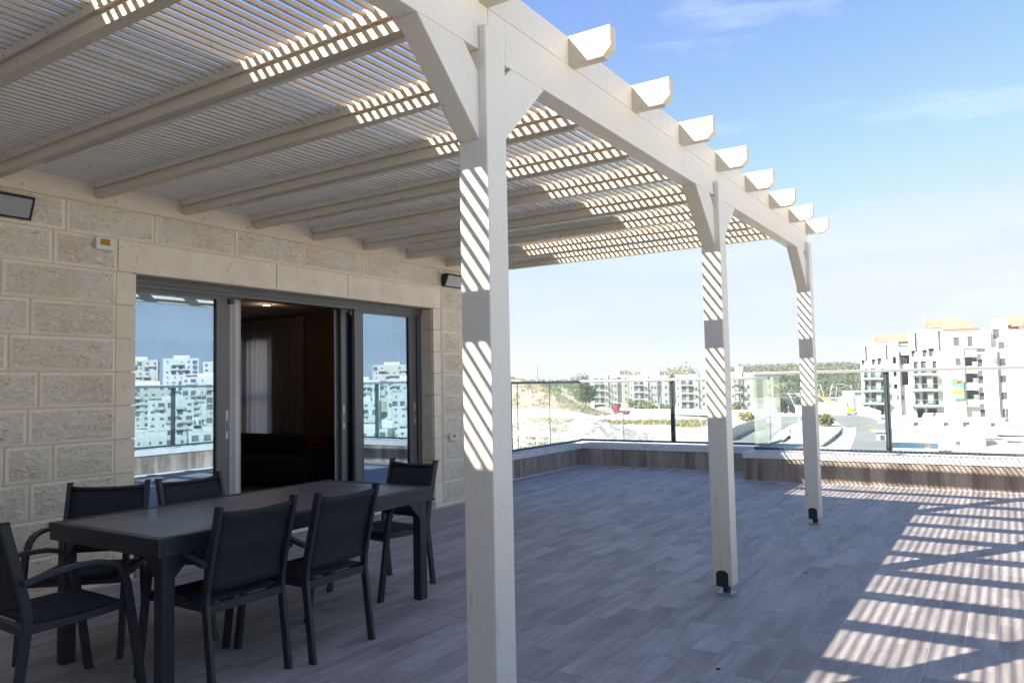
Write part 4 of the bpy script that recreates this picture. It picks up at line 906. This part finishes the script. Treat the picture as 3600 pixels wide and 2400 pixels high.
def right_block():
    t = building('apartment_block', 'large white block at the right edge with dark glazed stair column', -2.15, 160, -6.8, radians(0), 'terraced white blocks with terracotta roofs on the right')
    w = MB(); sh = 3.0; H = 15.2
    # a: dark louvred bay; b: windows strip; c: stone stair strip; d: long right wing
    winb = [(2.0, s*sh+.9, 2.8, s*sh+2.3) for s in range(0, 4)]
    facade(w, 1.2, 0, 3.3, 0, 13.3, [(0.1, sh+.1, 1.9, 4*sh+1.0)]+winb, 1.0)
    winc = [(5.2, s*sh+1.0, 6.4, s*sh+2.4) for s in range(1, 5)]
    facade(w, 0, 3.3, 5.0, 0, 13.3, [], .2)
    w.build('wall', M['far_white'], t)
    w = MB(); facade(w, .8, 5.0, 6.9, 0, 13.3, [(5.35, 0, 6.3, 2.4)]+[(5.3, s*sh+1.0, 6.3, s*sh+2.3) for s in range(1, 5)], .25); w.build('stair_strip', M['far_stone'], t)
    w = MB(); wd = [(9.2, s*sh+1.0, 10.3, s*sh+2.4) for s in range(0, 6)]+[(13.5, s*sh+1.0, 14.6, s*sh+2.4) for s in range(0, 5)]+[(18, s*sh+1.0, 19.1, s*sh+2.4) for s in range(0, 5)]
    facade(w, 0, 6.9, 26, 0, 16.2, wd, .25)
    for a, b, y, h in ((0, 6.9, 1.2, 13.3), (6.9, 26, 0, 16.2)): w.quad((a, y, h), (b, y, h), (b, 12, h), (a, 12, h)); w.quad((a, y-1.2 if a == 0 else 0, 0), (a, 12, 0), (a, 12, h), (a, y-1.2 if a == 0 else 0, h))
    # open loggia storey between 13.3 and 16.2
    facade(w, .4, -3.6, -.05, 0, 16.3, [(-1.6, 13.8, -.6, 15.5), (-1.4, 10.2, -.5, 11.6)], .3); facade(w, .4, -.05, 4.2, 13.3, 16.3, [(.6, 13.6, 1.5, 15.5)], .3); w.quad((-3.6, .4, 16.3), (4.2, .4, 16.3), (4.2, 12, 16.3), (-3.6, 12, 16.3)); w.quad((4.2, .4, 13.3), (4.2, 12, 13.3), (4.2, 12, 16.3), (4.2, .4, 16.3)); w.quad((-3.6, .4, 0), (-3.6, 12, 0), (-3.6, 12, 16.3), (-3.6, .4, 16.3))
    facade(w, 1.6, 4.2, 6.9, 13.3, 18.4, [(4.6, 14.9, 5.6, 16.7)], .3)
    w.build('wall', M['far_white'], t)
    for r in winb: window(t, *r, 1.2, False)
    for s in range(1, 5): window(t, 5.3, s*sh+1.0, 6.3, s*sh+2.3, .8, False)
    for r in wd: window(t, *r, 0)
    for r in [(-1.6, 13.8, -.6, 15.5), (.6, 13.6, 1.5, 15.5), (-1.4, 10.2, -.5, 11.6)]: window(t, *r, .4, False)
    window(t, 4.6, 14.9, 5.6, 16.7, 1.6, False)
    window(t, 5.35, 0, 6.3, 2.4, .8)
    box('dark_glazing', M['pane_dark'], t, .1, 2.0, sh+.1, 1.9, 2.1, 4*sh+1)
    for s in (1, 2, 3, 4): balcony(t, -.1, 2.0, s*sh+.1, .2, 1.19, False)
    for s in (1, 2, 3, 4):
        for j in range(8): box('louvre', M['far_white'], t, 1.15, .9, s*sh+.4+j*.2, 1.85, .96, s*sh+.48+j*.2)
    lg = box('loggia_recess', M['far_shade'], t, 4.5, 1.0, 10.2, 6.8, 1.05, 13.0)
    for j in range(6): box('railing_bar', M['car_dark'], t, 4.4, -.1, 10.3+j*.2, 6.85, -.04, 10.36+j*.2)
    MB().box(-3.4, 3, 16.3, 3.5, 11, 16.95).build('roof_storey', M['far_white'], t)
    for x0, x1 in ((-3.4, 2.6), (6.9, 22)):
        MB().add([(x0, 2.2, 17.0), (x1, 2.2, 17.0), (x1, 11, 17.0), (x0, 11, 17.0), (x0-1.3, 6.5, 19.3), (x1-2.5, 6.5, 19.3)], [(0, 1, 5, 4), (1, 2, 5), (2, 3, 4, 5), (3, 0, 4), (0, 1, 2, 3)]).build('tiled_roof', M['terracotta'], t)
    MB().box(8.5, 3, 16.2, 26, 11, 17.0).build('roof_storey', M['far_white'], t)
    for u in range(9): box('fence_post', M['far_slab'], t, -7+u*1.7, -3, -.4, -6.93+u*1.7, -2.93, 1.0)
    box('fence_rail', M['far_slab'], t, -7, -3.01, .95, 7, -2.95, 1.02)
right_block()
# banner hanging on the white block (lettering far too small to read)
p = D(-2.90, 159.9, -2.55); bt = thing('banner', 'green, white and yellow hanging banner on the white block', 'banner', (p.x, p.y, p.z), radians(1))
for z0, z1, c, nm in ((2.55, 3.55, (.12, .38, .16), 'green_panel'), (1.55, 2.55, (.10, .42, .36), 'teal_panel'), (.85, 1.55, (.80, .58, .05), 'yellow_panel'), (.0, .85, (.12, .45, .25), 'lower_panel')):
    MATS['b'+nm] = plain('banner_'+nm, c, .7, 0, .08, 2); MB().box(0, 0, z0, 1.75, .02, z1).build(nm, MATS['b'+nm], bt)
MB().box(.7, -.012, 2.75, 1.5, -.002, 3.2).build('fruit_print', M['red_paint'], bt)
rb = MB(); r5 = random.Random(9)
for z in (2.3, 1.95, 1.68): 
    u = .15
    while u < 1.55: q = r5.uniform(.06, .14); rb.box(u, -.012, z-.2 if z < 2 else z-.22, u+q*.7, -.002, z); u += q+.05
rb.build('lettering', M['kerb_white'], bt); rb = MB()
for z in (1.43, 1.13):
    u = .15
    while u < 1.55: q = r5.uniform(.06, .14); rb.box(u, -.012, z-.18, u+q*.7, -.002, z); u += q+.05
rb.build('lettering', M['car_dark'], bt); rb = MB(); rb.box(.1, -.012, .42, 1.65, -.002, .58).box(.1, -.012, .18, 1.65, -.002, .30); rb.build('lettering', M['kerb_white'], bt)

# low school-like buildings at the end of the road
def low(label, az, d, z, rot, parts, wins, shade=[]):
    t = building('school_building', label, az, d, z, rot, 'low buildings at the end of the road')
    for n, (u0, y0, z0, u1, y1, z1, m) in enumerate(parts): box('wall' if z0 == 0 else 'upper_storey', M[m], t, u0, y0, z0, u1, y1, z1)
    for (u0, z0, u1, z1, y) in wins: 
        f = box('window', M['far_slab'], t, u0-.1, y-.05, z0-.1, u1+.1, y-.003, z1+.1); box('pane', M['pane_dark'], f, u0, y-.08, z0, u1, y-.051, z1)
low('low grey school building with white canopy, left of the third post', -13.85, 295, -11.3, radians(13), [(0, 0, 0, 3.9, 10, 4.2, 'far_grey'), (4.1, .5, 0, 12, 10, 4.2, 'far_grey'), (0, 1, 4.2, 7, 9, 6.3, 'far_white'), (7.01, .6, 4.2, 14, 9.5, 7.2, 'far_grey'), (-.3, -1.2, 3.9, 12, -.01, 4.19, 'far_white')], [(2.6, 4.7, 4.2, 5.4, 1.0), (8, 1.2, 9.6, 2.6, .5), (1.2, .3, 2.2, 2.4, 0)])
low('low grey and white school building behind the yellow crane', -11.6, 298, -11.3, radians(11), [(0, 0, 0, 3, 10, 6.2, 'far_white'), (3.01, 1, 0, 10, 10, 6.0, 'far_grey'), (10.01, .4, 0, 14.5, 10, 6.2, 'far_white'), (14.51, 1, 0, 19.5, 10, 6.0, 'far_stone'), (11.0, 2, 6.2, 19.5, 9, 8.3, 'far_white')], [(6.2, 4.4, 9.0, 5.6, 1), (11.8, 2.8, 12.7, 4.0, .4), (14.8, 6.7, 17.2, 7.8, 2), (4, 1, 5, 2.2, 1)])
# site walls, hoardings, containers
def wall_run(label, pts, h, mat='far_white', zoff=-.3, name='boundary_wall', cat='wall', corr=False, piers=True):
    P = [D(a, d) for a, d in pts]; t = thing(name, label, cat, (P[0].x, P[0].y, 0), 0, None)
    for i in range(len(P)-1):
        a, b = P[i]-P[0], P[i+1]-P[0]; dd = (b-a).normalized(); w = Vector((dd.y, -dd.x, 0))*.12; za, zb = tz(P[i].x, P[i].y)+zoff, tz(P[i+1].x, P[i+1].y)+zoff
        if not corr:
            MB().add([(v.x, v.y, zz) for v, zz in ((a-w, za), (a+w, za), (b+w, zb), (b-w, zb), (a-w, za+h), (a+w, za+h), (b+w, zb+h), (b-w, zb+h))], [(0, 1, 2, 3), (4, 5, 6, 7), (0, 1, 5, 4), (1, 2, 6, 5), (2, 3, 7, 6), (3, 0, 4, 7)]).build('panel', M[mat], t)
            if piers: MB().box(a.x-.2, a.y-.2, za, a.x+.2, a.y+.2, za+h+.25).build('pier', M[mat], t)
        else:
            n = max(2, int((b-a).length/.9)); 
            for k in range(n):
                p, q = a.lerp(b, k/n), a.lerp(b, (k+.93)/n); z0, z1 = za+(zb-za)*k/n, za+(zb-za)*(k+1)/n; w2 = w*(.4 if k % 2 else -.4); j = random.uniform(-.08, .08)
                MB().add([(p.x+w2.x, p.y+w2.y, z0), (q.x+w2.x, q.y+w2.y, z1), (q.x+w2.x+w.x, q.y+w2.y+w.y, z1), (p.x+w2.x+w.x, p.y+w2.y+w.y, z0), (p.x+w2.x, p.y+w2.y, z0+h+j), (q.x+w2.x, q.y+w2.y, z1+h+j), (q.x+w2.x+w.x, q.y+w2.y+w.y, z1+h+j), (p.x+w2.x+w.x, p.y+w2.y+w.y, z0+h+j)], [(0, 1, 2, 3), (4, 5, 6, 7), (0, 1, 5, 4), (1, 2, 6, 5), (2, 3, 7, 6), (3, 0, 4, 7)]).build('sheet', M[mat], t)
    return t
wall_run('long white wall before the left apartment blocks', [(-24.9, 300), (-23.6, 292), (-22.2, 285), (-20.6, 276)], 2.6)
wall_run('low white wall before the block by the middle post', [(-22.4, 262), (-20.8, 256), (-19.4, 250), (-18, 246)], 2.4)
wall_run('white wall at the foot of the right-hand grey block', [(-19.6, 262), (-17.5, 256), (-15.2, 250), (-14.3, 246)], 2.3)
wall_run('white wall by the school left of the third post', [(-12.55, 236), (-11.4, 234), (-10.9, 232)], 3.6)
wall_run('white roadside wall below the yellow crane', [(-11.0, 216), (-10.1, 212), (-9.3, 206)], 4.0)
wall_run('white wall with piers below the smaller terraced block', [(-8.55, 205), (-7.9, 200), (-7.2, 192)], 3.0)
wall_run('white wall leading to the railing post', [(-7.3, 176), (-6.6, 172), (-6.0, 168)], 2.2)
wall_run('low white retaining wall below the tall white block', [(-6.6, 158), (-4.5, 154), (-2, 150), (0.5, 147), (4, 145)], 1.7, 'far_white', -.2, piers=False)
wall_run('wavy white metal hoarding beside the road, right of the middle post', [(-17.3, 140), (-16.6, 150), (-15.7, 163), (-15.0, 176), (-14.6, 190), (-14.8, 202)], 2.4, 'far_white', .1, 'site_hoarding', 'hoarding', True)
wall_run('straight white hoarding before the right-hand blocks', [(-17.6, 226), (-16.4, 223), (-15.2, 220)], 2.6, 'far_white', 0, 'site_hoarding', 'hoarding', True)
# site offices
def shed():
    p = D(-6.55, 131, -9.9); t = thing('site_shed', 'long white site shed with square holes in its wall', 'shed', (p.x, p.y, p.z), radians(4), None)
    w = MB(); facade(w, 5, -.5, 15, 3.3, 5.0, [(2.9, 3.7, 3.6, 4.3), (7.0, 3.7, 7.7, 4.3), (9.6, 3.6, 10.5, 4.4), (13.2, 3.7, 13.8, 4.3)], .5); w.build('holed_wall', M['far_white'], t); box('wall_backing', M['far_shade'], t, -.5, 5.51, 3.3, 15, 5.6, 5)
    box('shed_body', M['far_white'], t, 0, 0, 0, 12.2, 4, 3.2); box('roof_sheet', M['far_shade'], t, -.1, -.1, 3.201, 12.3, 4.1, 3.32)
    for k in range(9): box('panel_seam', M['far_slab'], t, 1+k*1.3, -.02, 0, 1.03+k*1.3, -.002, 3.2)
    box('shed_window', M['pane_dark'], t, 8.4, -.03, 1.2, 9.0, -.004, 1.8)
    p = D(-6.5, 122.5, -9.7); t = thing('site_cabin', 'pale blue cabin with white flat roof below the white shed', 'cabin', (p.x, p.y, p.z), radians(4), None)
    box('body', M['sky_blue_panel'], t, 0, 0, 0, 5.6, 2.4, 2.0); box('roof', M['far_white'], t, -.8, -.9, 2.001, 6.0, 2.5, 2.16); box('side_wall', M['far_shade'], t, -.8, .2, 0, -.01, 2.4, 2.0); box('post', M['rust'], t, 5.9, -.7, 0, 6.05, -.55, 2.0)
    box('door', M['far_white'], t, 3.9, -.04, .1, 4.7, -.003, 1.9)
    p = D(-3.0, 124, -9.6); t = thing('scaffold_stack', 'stack of scaffold bars lying beside the blue cabin', 'scaffolding', (p.x, p.y, p.z), 0, None)
    for k in range(6): MB().tube([(-1.5+k*.6, 0, .2), (-.3+k*.6, .3, 1.5)], .04, 5).build('bar', M['rust'], t)
    MB().tube([(-2, 0, .8), (3, 0, .9)], .04, 5).tube([(-2, 0, .25), (3, 0, .3)], .04, 5).build('rail', M['rust'], t)
    o = MB().box(0, 0, 0, 1.6, .5, .9).build('tarpaulin_sheet', M['tarp']); p = D(-2.1, 123.5, -9.3); o.location = p; o.rotation_euler = (.2, .7, .2); tag(o, 'tilted grey-green sheet of board lying by the scaffold bars', 'board')
    p = D(-7.5, 138, -9.6); t = thing('guard_booth', 'small white booth with blue roof at the roadside by the railing post', 'booth', (p.x, p.y, p.z), radians(6), None)
    box('body', M['far_white'], t, 0, 0, 0, 1.5, 1.5, 2.3); box('window', M['pane_dark'], t, .5, -.03, 1.0, 1.2, -.004, 1.8); box('roof', M['sky_blue_panel'], t, -.6, -.4, 2.301, 1.8, 1.7, 2.45); box('sign', M['orange_paint'], t, -.9, -.3, 2.451, .2, -.2, 2.75)
    ac = []
    for k, az in enumerate((-6.1, -5.5, -5.0, -3.9, -2.8)):
        p = D(az, 148.5, 0); p.z = tz(p.x, p.y)+.55; t = thing('ac_unit', ('leftmost', 'second', 'third', 'fourth', 'rightmost')[k]+' white cooling unit in the row above the shed', 'cooling unit', tuple(p), 0, 'cooling units above the shed')
        box('casing', M['far_white'], t, -.5, -.2, 0, .5, .2, .75); MB().tube([(-.15, -.21, .37), (-.15, -.24, .37)], .27, 12).build('fan_grille', M['far_slab'], t)
shed()

# street lamps
def lamp(label, az, d, h, zb, arms, lean, group='curved white street lamps'):
    p = D(az, d, zb); t = thing('street_lamp', label, 'street lamp', tuple(p), -radians(az), group)
    for s in arms:
        pts = [(0, 0, 0) if len(arms) == 1 or s == arms[0] else (0.06, 0, .0)]+[(s*lean*((i/10.)**2.2), 0, h*i/10.) for i in range(1, 11)]
        MB().tube(pts, .13, 6, r2=.07).build('mast', M['pole'], t, smooth=True)
        x = s*lean; MB().tube([(x+.2*s, 0, h*.985), (x-1.0*s if len(arms) == 1 else x+1.9*s, 0, h*.985)], .05, 5).build('arm', M['pole'], t)
        e = x-1.0*s if len(arms) == 1 else x+1.9*s; box('lamp_head', M['pole'], t, min(e, e-.9*s if len(arms) == 1 else e+.5*s), -.14, h*.985-.05, max(e, e-.9*s if len(arms) == 1 else e+.5*s), .14, h*.985+.08)
    box('base', M['pole'], t, -.2, -.2, -.3, .2, .2, .3)
lamp('double curved street lamp rising from the bush on the traffic island', -10.52, 178, 9.4, -9.0, (-1, 1), 1.25)
lamp('single curved street lamp just left of the third pergola post', -12.22, 140, 8.7, -9.5, (-1,), 2.0)
lamp('thin double street lamp before the second apartment block', -22.1, 262, 8.6, -10.4, (-1, 1), 1.2)
lamp('double street lamp standing low before the middle pergola post', -18.9, 150, 5.8, -10.2, (-1, 1), 1.4)
lamp('thin street lamp before the leftmost apartment block', -25.4, 300, 8.5, -10.6, (-1,), 1.2)
lamp('thin street lamp behind the double lamp, near the crane', -10.0, 250, 9, -10, (1,), .6)
lamp('thin street lamp before the school, right of the crane', -9.05, 255, 9.5, -10, (1,), .6)
for k, (az, d, lb) in enumerate(((-32.6, 122, 'white angled steel bar standing by the left parapet glass'), (-31.3, 124, 'second white angled steel bar beyond the left parapet glass'))):
    p = D(az, d, -10.6); t = thing('street_lamp', lb, 'street lamp', tuple(p), -radians(az), 'curved white street lamps'); MB().tube([(-.5, 0, 0), (.1, 0, 2.2), (.25, 0, 3.6)], .10, 6, r2=.07).build('mast', M['pole'], t); MB().tube([(.25, 0, 2.8), (2.6, 0, 2.95)], .08, 5).build('arm', M['pole'], t)
# power pylons on the hill
def pylon(label, az, d, z, h, w, levels):
    p = D(az, d, z); t = thing('power_pylon', label, 'pylon', tuple(p), -radians(az), 'power pylons on the left skyline'); MB().tube([(0, 0, 0), (0, 0, h)], .75, 6, r2=.4).build('mast', M['far_shade'], t)
    for f in levels:
        MB().tube([(-w, 0, h*f), (0, 0, h*f-.5), (w, 0, h*f)], .32, 4).build('cross_arm', M['far_shade'], t)
        for s in (-1, 1): MB().tube([(s*w, 0, h*f), (s*w, 0, h*f-.7)], .07, 4).build('insulator', M['galv'], t)
pylon('tall grey power pylon with four cross arms on the left skyline', -31.1, 520, -2, 17.5, 2.9, (.50, .68, .88, .98))
pylon('small farther power pylon left of the tall one', -32.0, 760, -3, 17, 2.9, (.72, .93))

# vehicles
def wheel(parent, x, y, r, w=.25):
    a = MB().tube([(x, y-w/2, r), (x, y+w/2, r)], r, 12).build('wheel', M['rubber'], parent); MB().tube([(x, y-w/2-.01, r), (x, y+w/2+.01, r)], r*.5, 8).build('rim', M['pole'], a)
def car(label, az, d, rz, mat='car_white', z=None):
    p = D(az, d); p.z = (tz(p.x, p.y) if z is None else z)+.5; t = thing('parked_car', label, 'car', tuple(p), rz, 'cars parked near the blocks')
    prof = [(-2.1, .35), (2.1, .35), (2.15, .75), (1.3, .95), (.6, 1.42), (-1.1, 1.45), (-1.9, 1.0), (-2.15, .9)]
    MB().prism(prof, 'y', -.85, .85).build('body', M[mat], t, .06)
    MB().prism([(1.15, .98), (.57, 1.36), (-1.05, 1.38), (-1.7, 1.0)], 'y', -.865, .865).build('side_windows', M['pane_dark'], t); MB().quad((1.32, -.7, .98), (1.32, .7, .98), (.66, .65, 1.40), (.66, -.65, 1.40)).build('windscreen', M['pane_dark'], t)
    for x in (-1.35, 1.35):
        for y in (-.78, .78): wheel(t, x, y, .33)
    for y in (-.6, .6): box('headlight', M['lamp_glass'], t, 2.12, y-.15, .62, 2.17, y+.15, .75); box('tail_light', M['red_paint'], t, -2.17, y-.12, .72, -2.12, y+.12, .86)
car('white car parked at the foot of the leftmost block', -26.35, 312, .3, z=-10.0); car('second white car behind the first by the leftmost block', -26.05, 322, .3, z=-10.2)
car('white car parked behind the low wall, left of the railing post', -22.3, 268, 0, z=-9.9); car('dark car by the block left of the middle post', -19.75, 263, .2, 'car_dark', -9.8); car('white car by the block left of the middle post', -19.25, 264, .1, z=-9.8)
car('white van-like car at the road end by the white wall', -8.75, 214, 1.0, z=-9.0); car('pale car under the tall white block, left bay', -4.2, 165, 1.3, z=-7.3); car('dark-windowed car under the tall white block, right bay', -3.45, 165, 1.2, z=-7.3); car('dark car under the smaller terraced block', -7.9, 205, 1.2, 'car_dark', -8.0)
p = D(-24.85, 283, -10.0); tr = thing('flatbed_truck', 'red flatbed truck parked before the white wall', 'truck', tuple(p), radians(5))
box('chassis', M['car_dark'], tr, -3.0, -.9, .5, 3.0, .9, .75); box('cab', M['red_paint'], tr, -2.9, -1.1, .76, -1.1, 1.1, 2.9, .08); box('flatbed', M['red_paint'], tr, -.9, -1.15, .76, 3.1, 1.15, 1.35, .03); box('windscreen', M['pane_dark'], tr, -2.6, -1.13, 1.7, -1.4, -1.101, 2.4); box('roof_fairing', M['red_paint'], tr, -2.6, -.9, 2.91, -1.2, .9, 3.5, .06); box('bumper', M['kerb_white'], tr, -3.1, -1.1, .45, -1.0, -1.0, .75)
for x in (-2.1, 1.2, 2.3):
    for y in (-.95, .95): wheel(tr, x, y, .5, .3)
p = D(-9.25, 228, -9.0); cr_ = thing('mobile_crane', 'orange mobile crane with its boom lowered to the left', 'crane', tuple(p), radians(9))
box('carrier', M['orange_paint'], cr_, -4.5, -1.2, .7, 3.2, 1.2, 1.5, .05); box('cab', M['car_dark'], cr_, -3.4, -1.1, 1.51, -1.0, 1.1, 3.2, .15); box('counterweight', M['orange_paint'], cr_, .2, -1.1, 1.51, 1.5, 1.1, 2.4, .05)
b = MB(); 
for (x0, z0, x1, z1, r) in ((1.6, 1.6, -2.4, 3.5, .45), (-2.4, 3.5, -5.2, 4.85, .34), (-5.2, 4.85, -8.2, 6.3, .22)):
    dx, dz = x1-x0, z1-z0; l = math.hypot(dx, dz); nx, nz_ = -dz/l*r, dx/l*r; b.prism([(x0-nx, z0-nz_), (x1-nx, z1-nz_), (x1+nx, z1+nz_), (x0+nx, z0+nz_)], 'y', -r*.8, r*.8)
b.build('boom', M['orange_paint'], cr_, .02); MB().tube([(-8.0, 0, 6.2), (-8.0, 0, 5.2)], .05, 5).build('hook_block', M['orange_paint'], cr_)
for x in (-3.5, -2.2, .9, 2.3):
    for y in (-1.0, 1.0): wheel(cr_, x, y, .6, .35)
p = D(-12.85, 238, -9.9); pl_ = thing('pallet_stack', 'long stack of beige formwork frames before the school', 'pallets', tuple(p), radians(12))
for k in range(12): box('frame', M['far_cream'], pl_, -4.2+k*.72, -.5, .2, -3.6+k*.72, .5, 1.5+.15*(k % 3))

# ------------------------------------------------------------------ hillside town seen reflected in the door glass
trn = random.Random(5)
def town_block(label, az, d, z, w, st, rot):
    t = building('apartment_block', label, az, d, z, rot, 'white hillside town to the right of the terrace'); m = MB(); H = st*3.; r = []; nb = int(w/3.4)
    for s in range(st):
        for k in range(nb):
            u = .7+k*w/nb; q = trn.random()
            if q < .3: r.append((u, s*3+.25, u+2.5, s*3+2.6))
            elif q < .85: r.append((u+.3, s*3+1.1, u+.3+trn.choice((.7, 1.1, 1.6)), s*3+2.2))
    facade(m, 0, 0, w, 0, H+.8, r, .4); m.quad((0, 0, H), (w, 0, H), (w, 12, H), (0, 12, H)); m.quad((0, 0, 0), (0, 12, 0), (0, 12, H+.8), (0, 0, H+.8)); m.quad((w, 0, 0), (w, 12, 0), (w, 12, H+.8), (w, 0, H+.8)); m.quad((0, 12, 0), (w, 12, 0), (w, 12, H+.8), (0, 12, H+.8)); m.build('wall', M[trn.choice(('town_pale', 'town_pale', 'town_cream'))], t)
    g = MB().box(.1, .41, .1, w-.1, .45, H-.1).build('window_band', M['pane_dark'], t)
    for s in range(1, st):
        for q in range(2): a_ = trn.uniform(0, .72); box('balcony', M['town_cream'], t, w*a_, -trn.uniform(.8, 2.2), s*3-.2+.001*q, w*(a_+trn.uniform(.14, .27)), -.004-.001*q, s*3+.9)
    box('roof_storey', M['far_cream'], t, w*.25, 3, H+.001, w*.7, 9, H+2.6)
rt = random.Random(12); k = 0
for row, (d, st, zz) in enumerate(((300, 6, -33), (355, 7, -26), (410, 7, -17), (470, 8, -10))):
    az = 36+row*1.2; nn = 0
    while az < 68:
        w = rt.uniform(16, 27); b0 = D(az, d+rt.uniform(-12, 12)); st_ = st+rt.choice((-1, 0, 0, 1, 2 if row == 3 else 0)); nn += 1
        town_block('white hillside block reflected in the door glass, row %s, %s' % (('nearest', 'second', 'third', 'highest')[row], '%d%s from the left' % (nn, {1: 'st', 2: 'nd', 3: 'rd'}.get(nn, 'th'))), az, d, zz+rt.uniform(-1.5, 1.5), w, st_, -radians(az+rt.uniform(-14, 14)))
        az += math.degrees(w/d)+rt.uniform(.0, 1.5)

# ------------------------------------------------------------------ thin daylight haze over the valley
hz = MB().box(-900, -700, -60, 1000, 1100, 40).build('haze', [], kind='stuff')
hm = bpy.data.materials.new('haze'); hm.use_nodes = True; hm.node_tree.nodes.clear(); ho = hm.node_tree.nodes.new('ShaderNodeOutputMaterial'); hv = hm.node_tree.nodes.new('ShaderNodeVolumePrincipled')
hv.inputs['Color'].default_value = (.92, .96, 1, 1); hv.inputs['Density'].default_value = .00028; hm.node_tree.links.new(hv.outputs[0], ho.inputs['Volume']); hz.data.materials.append(hm)
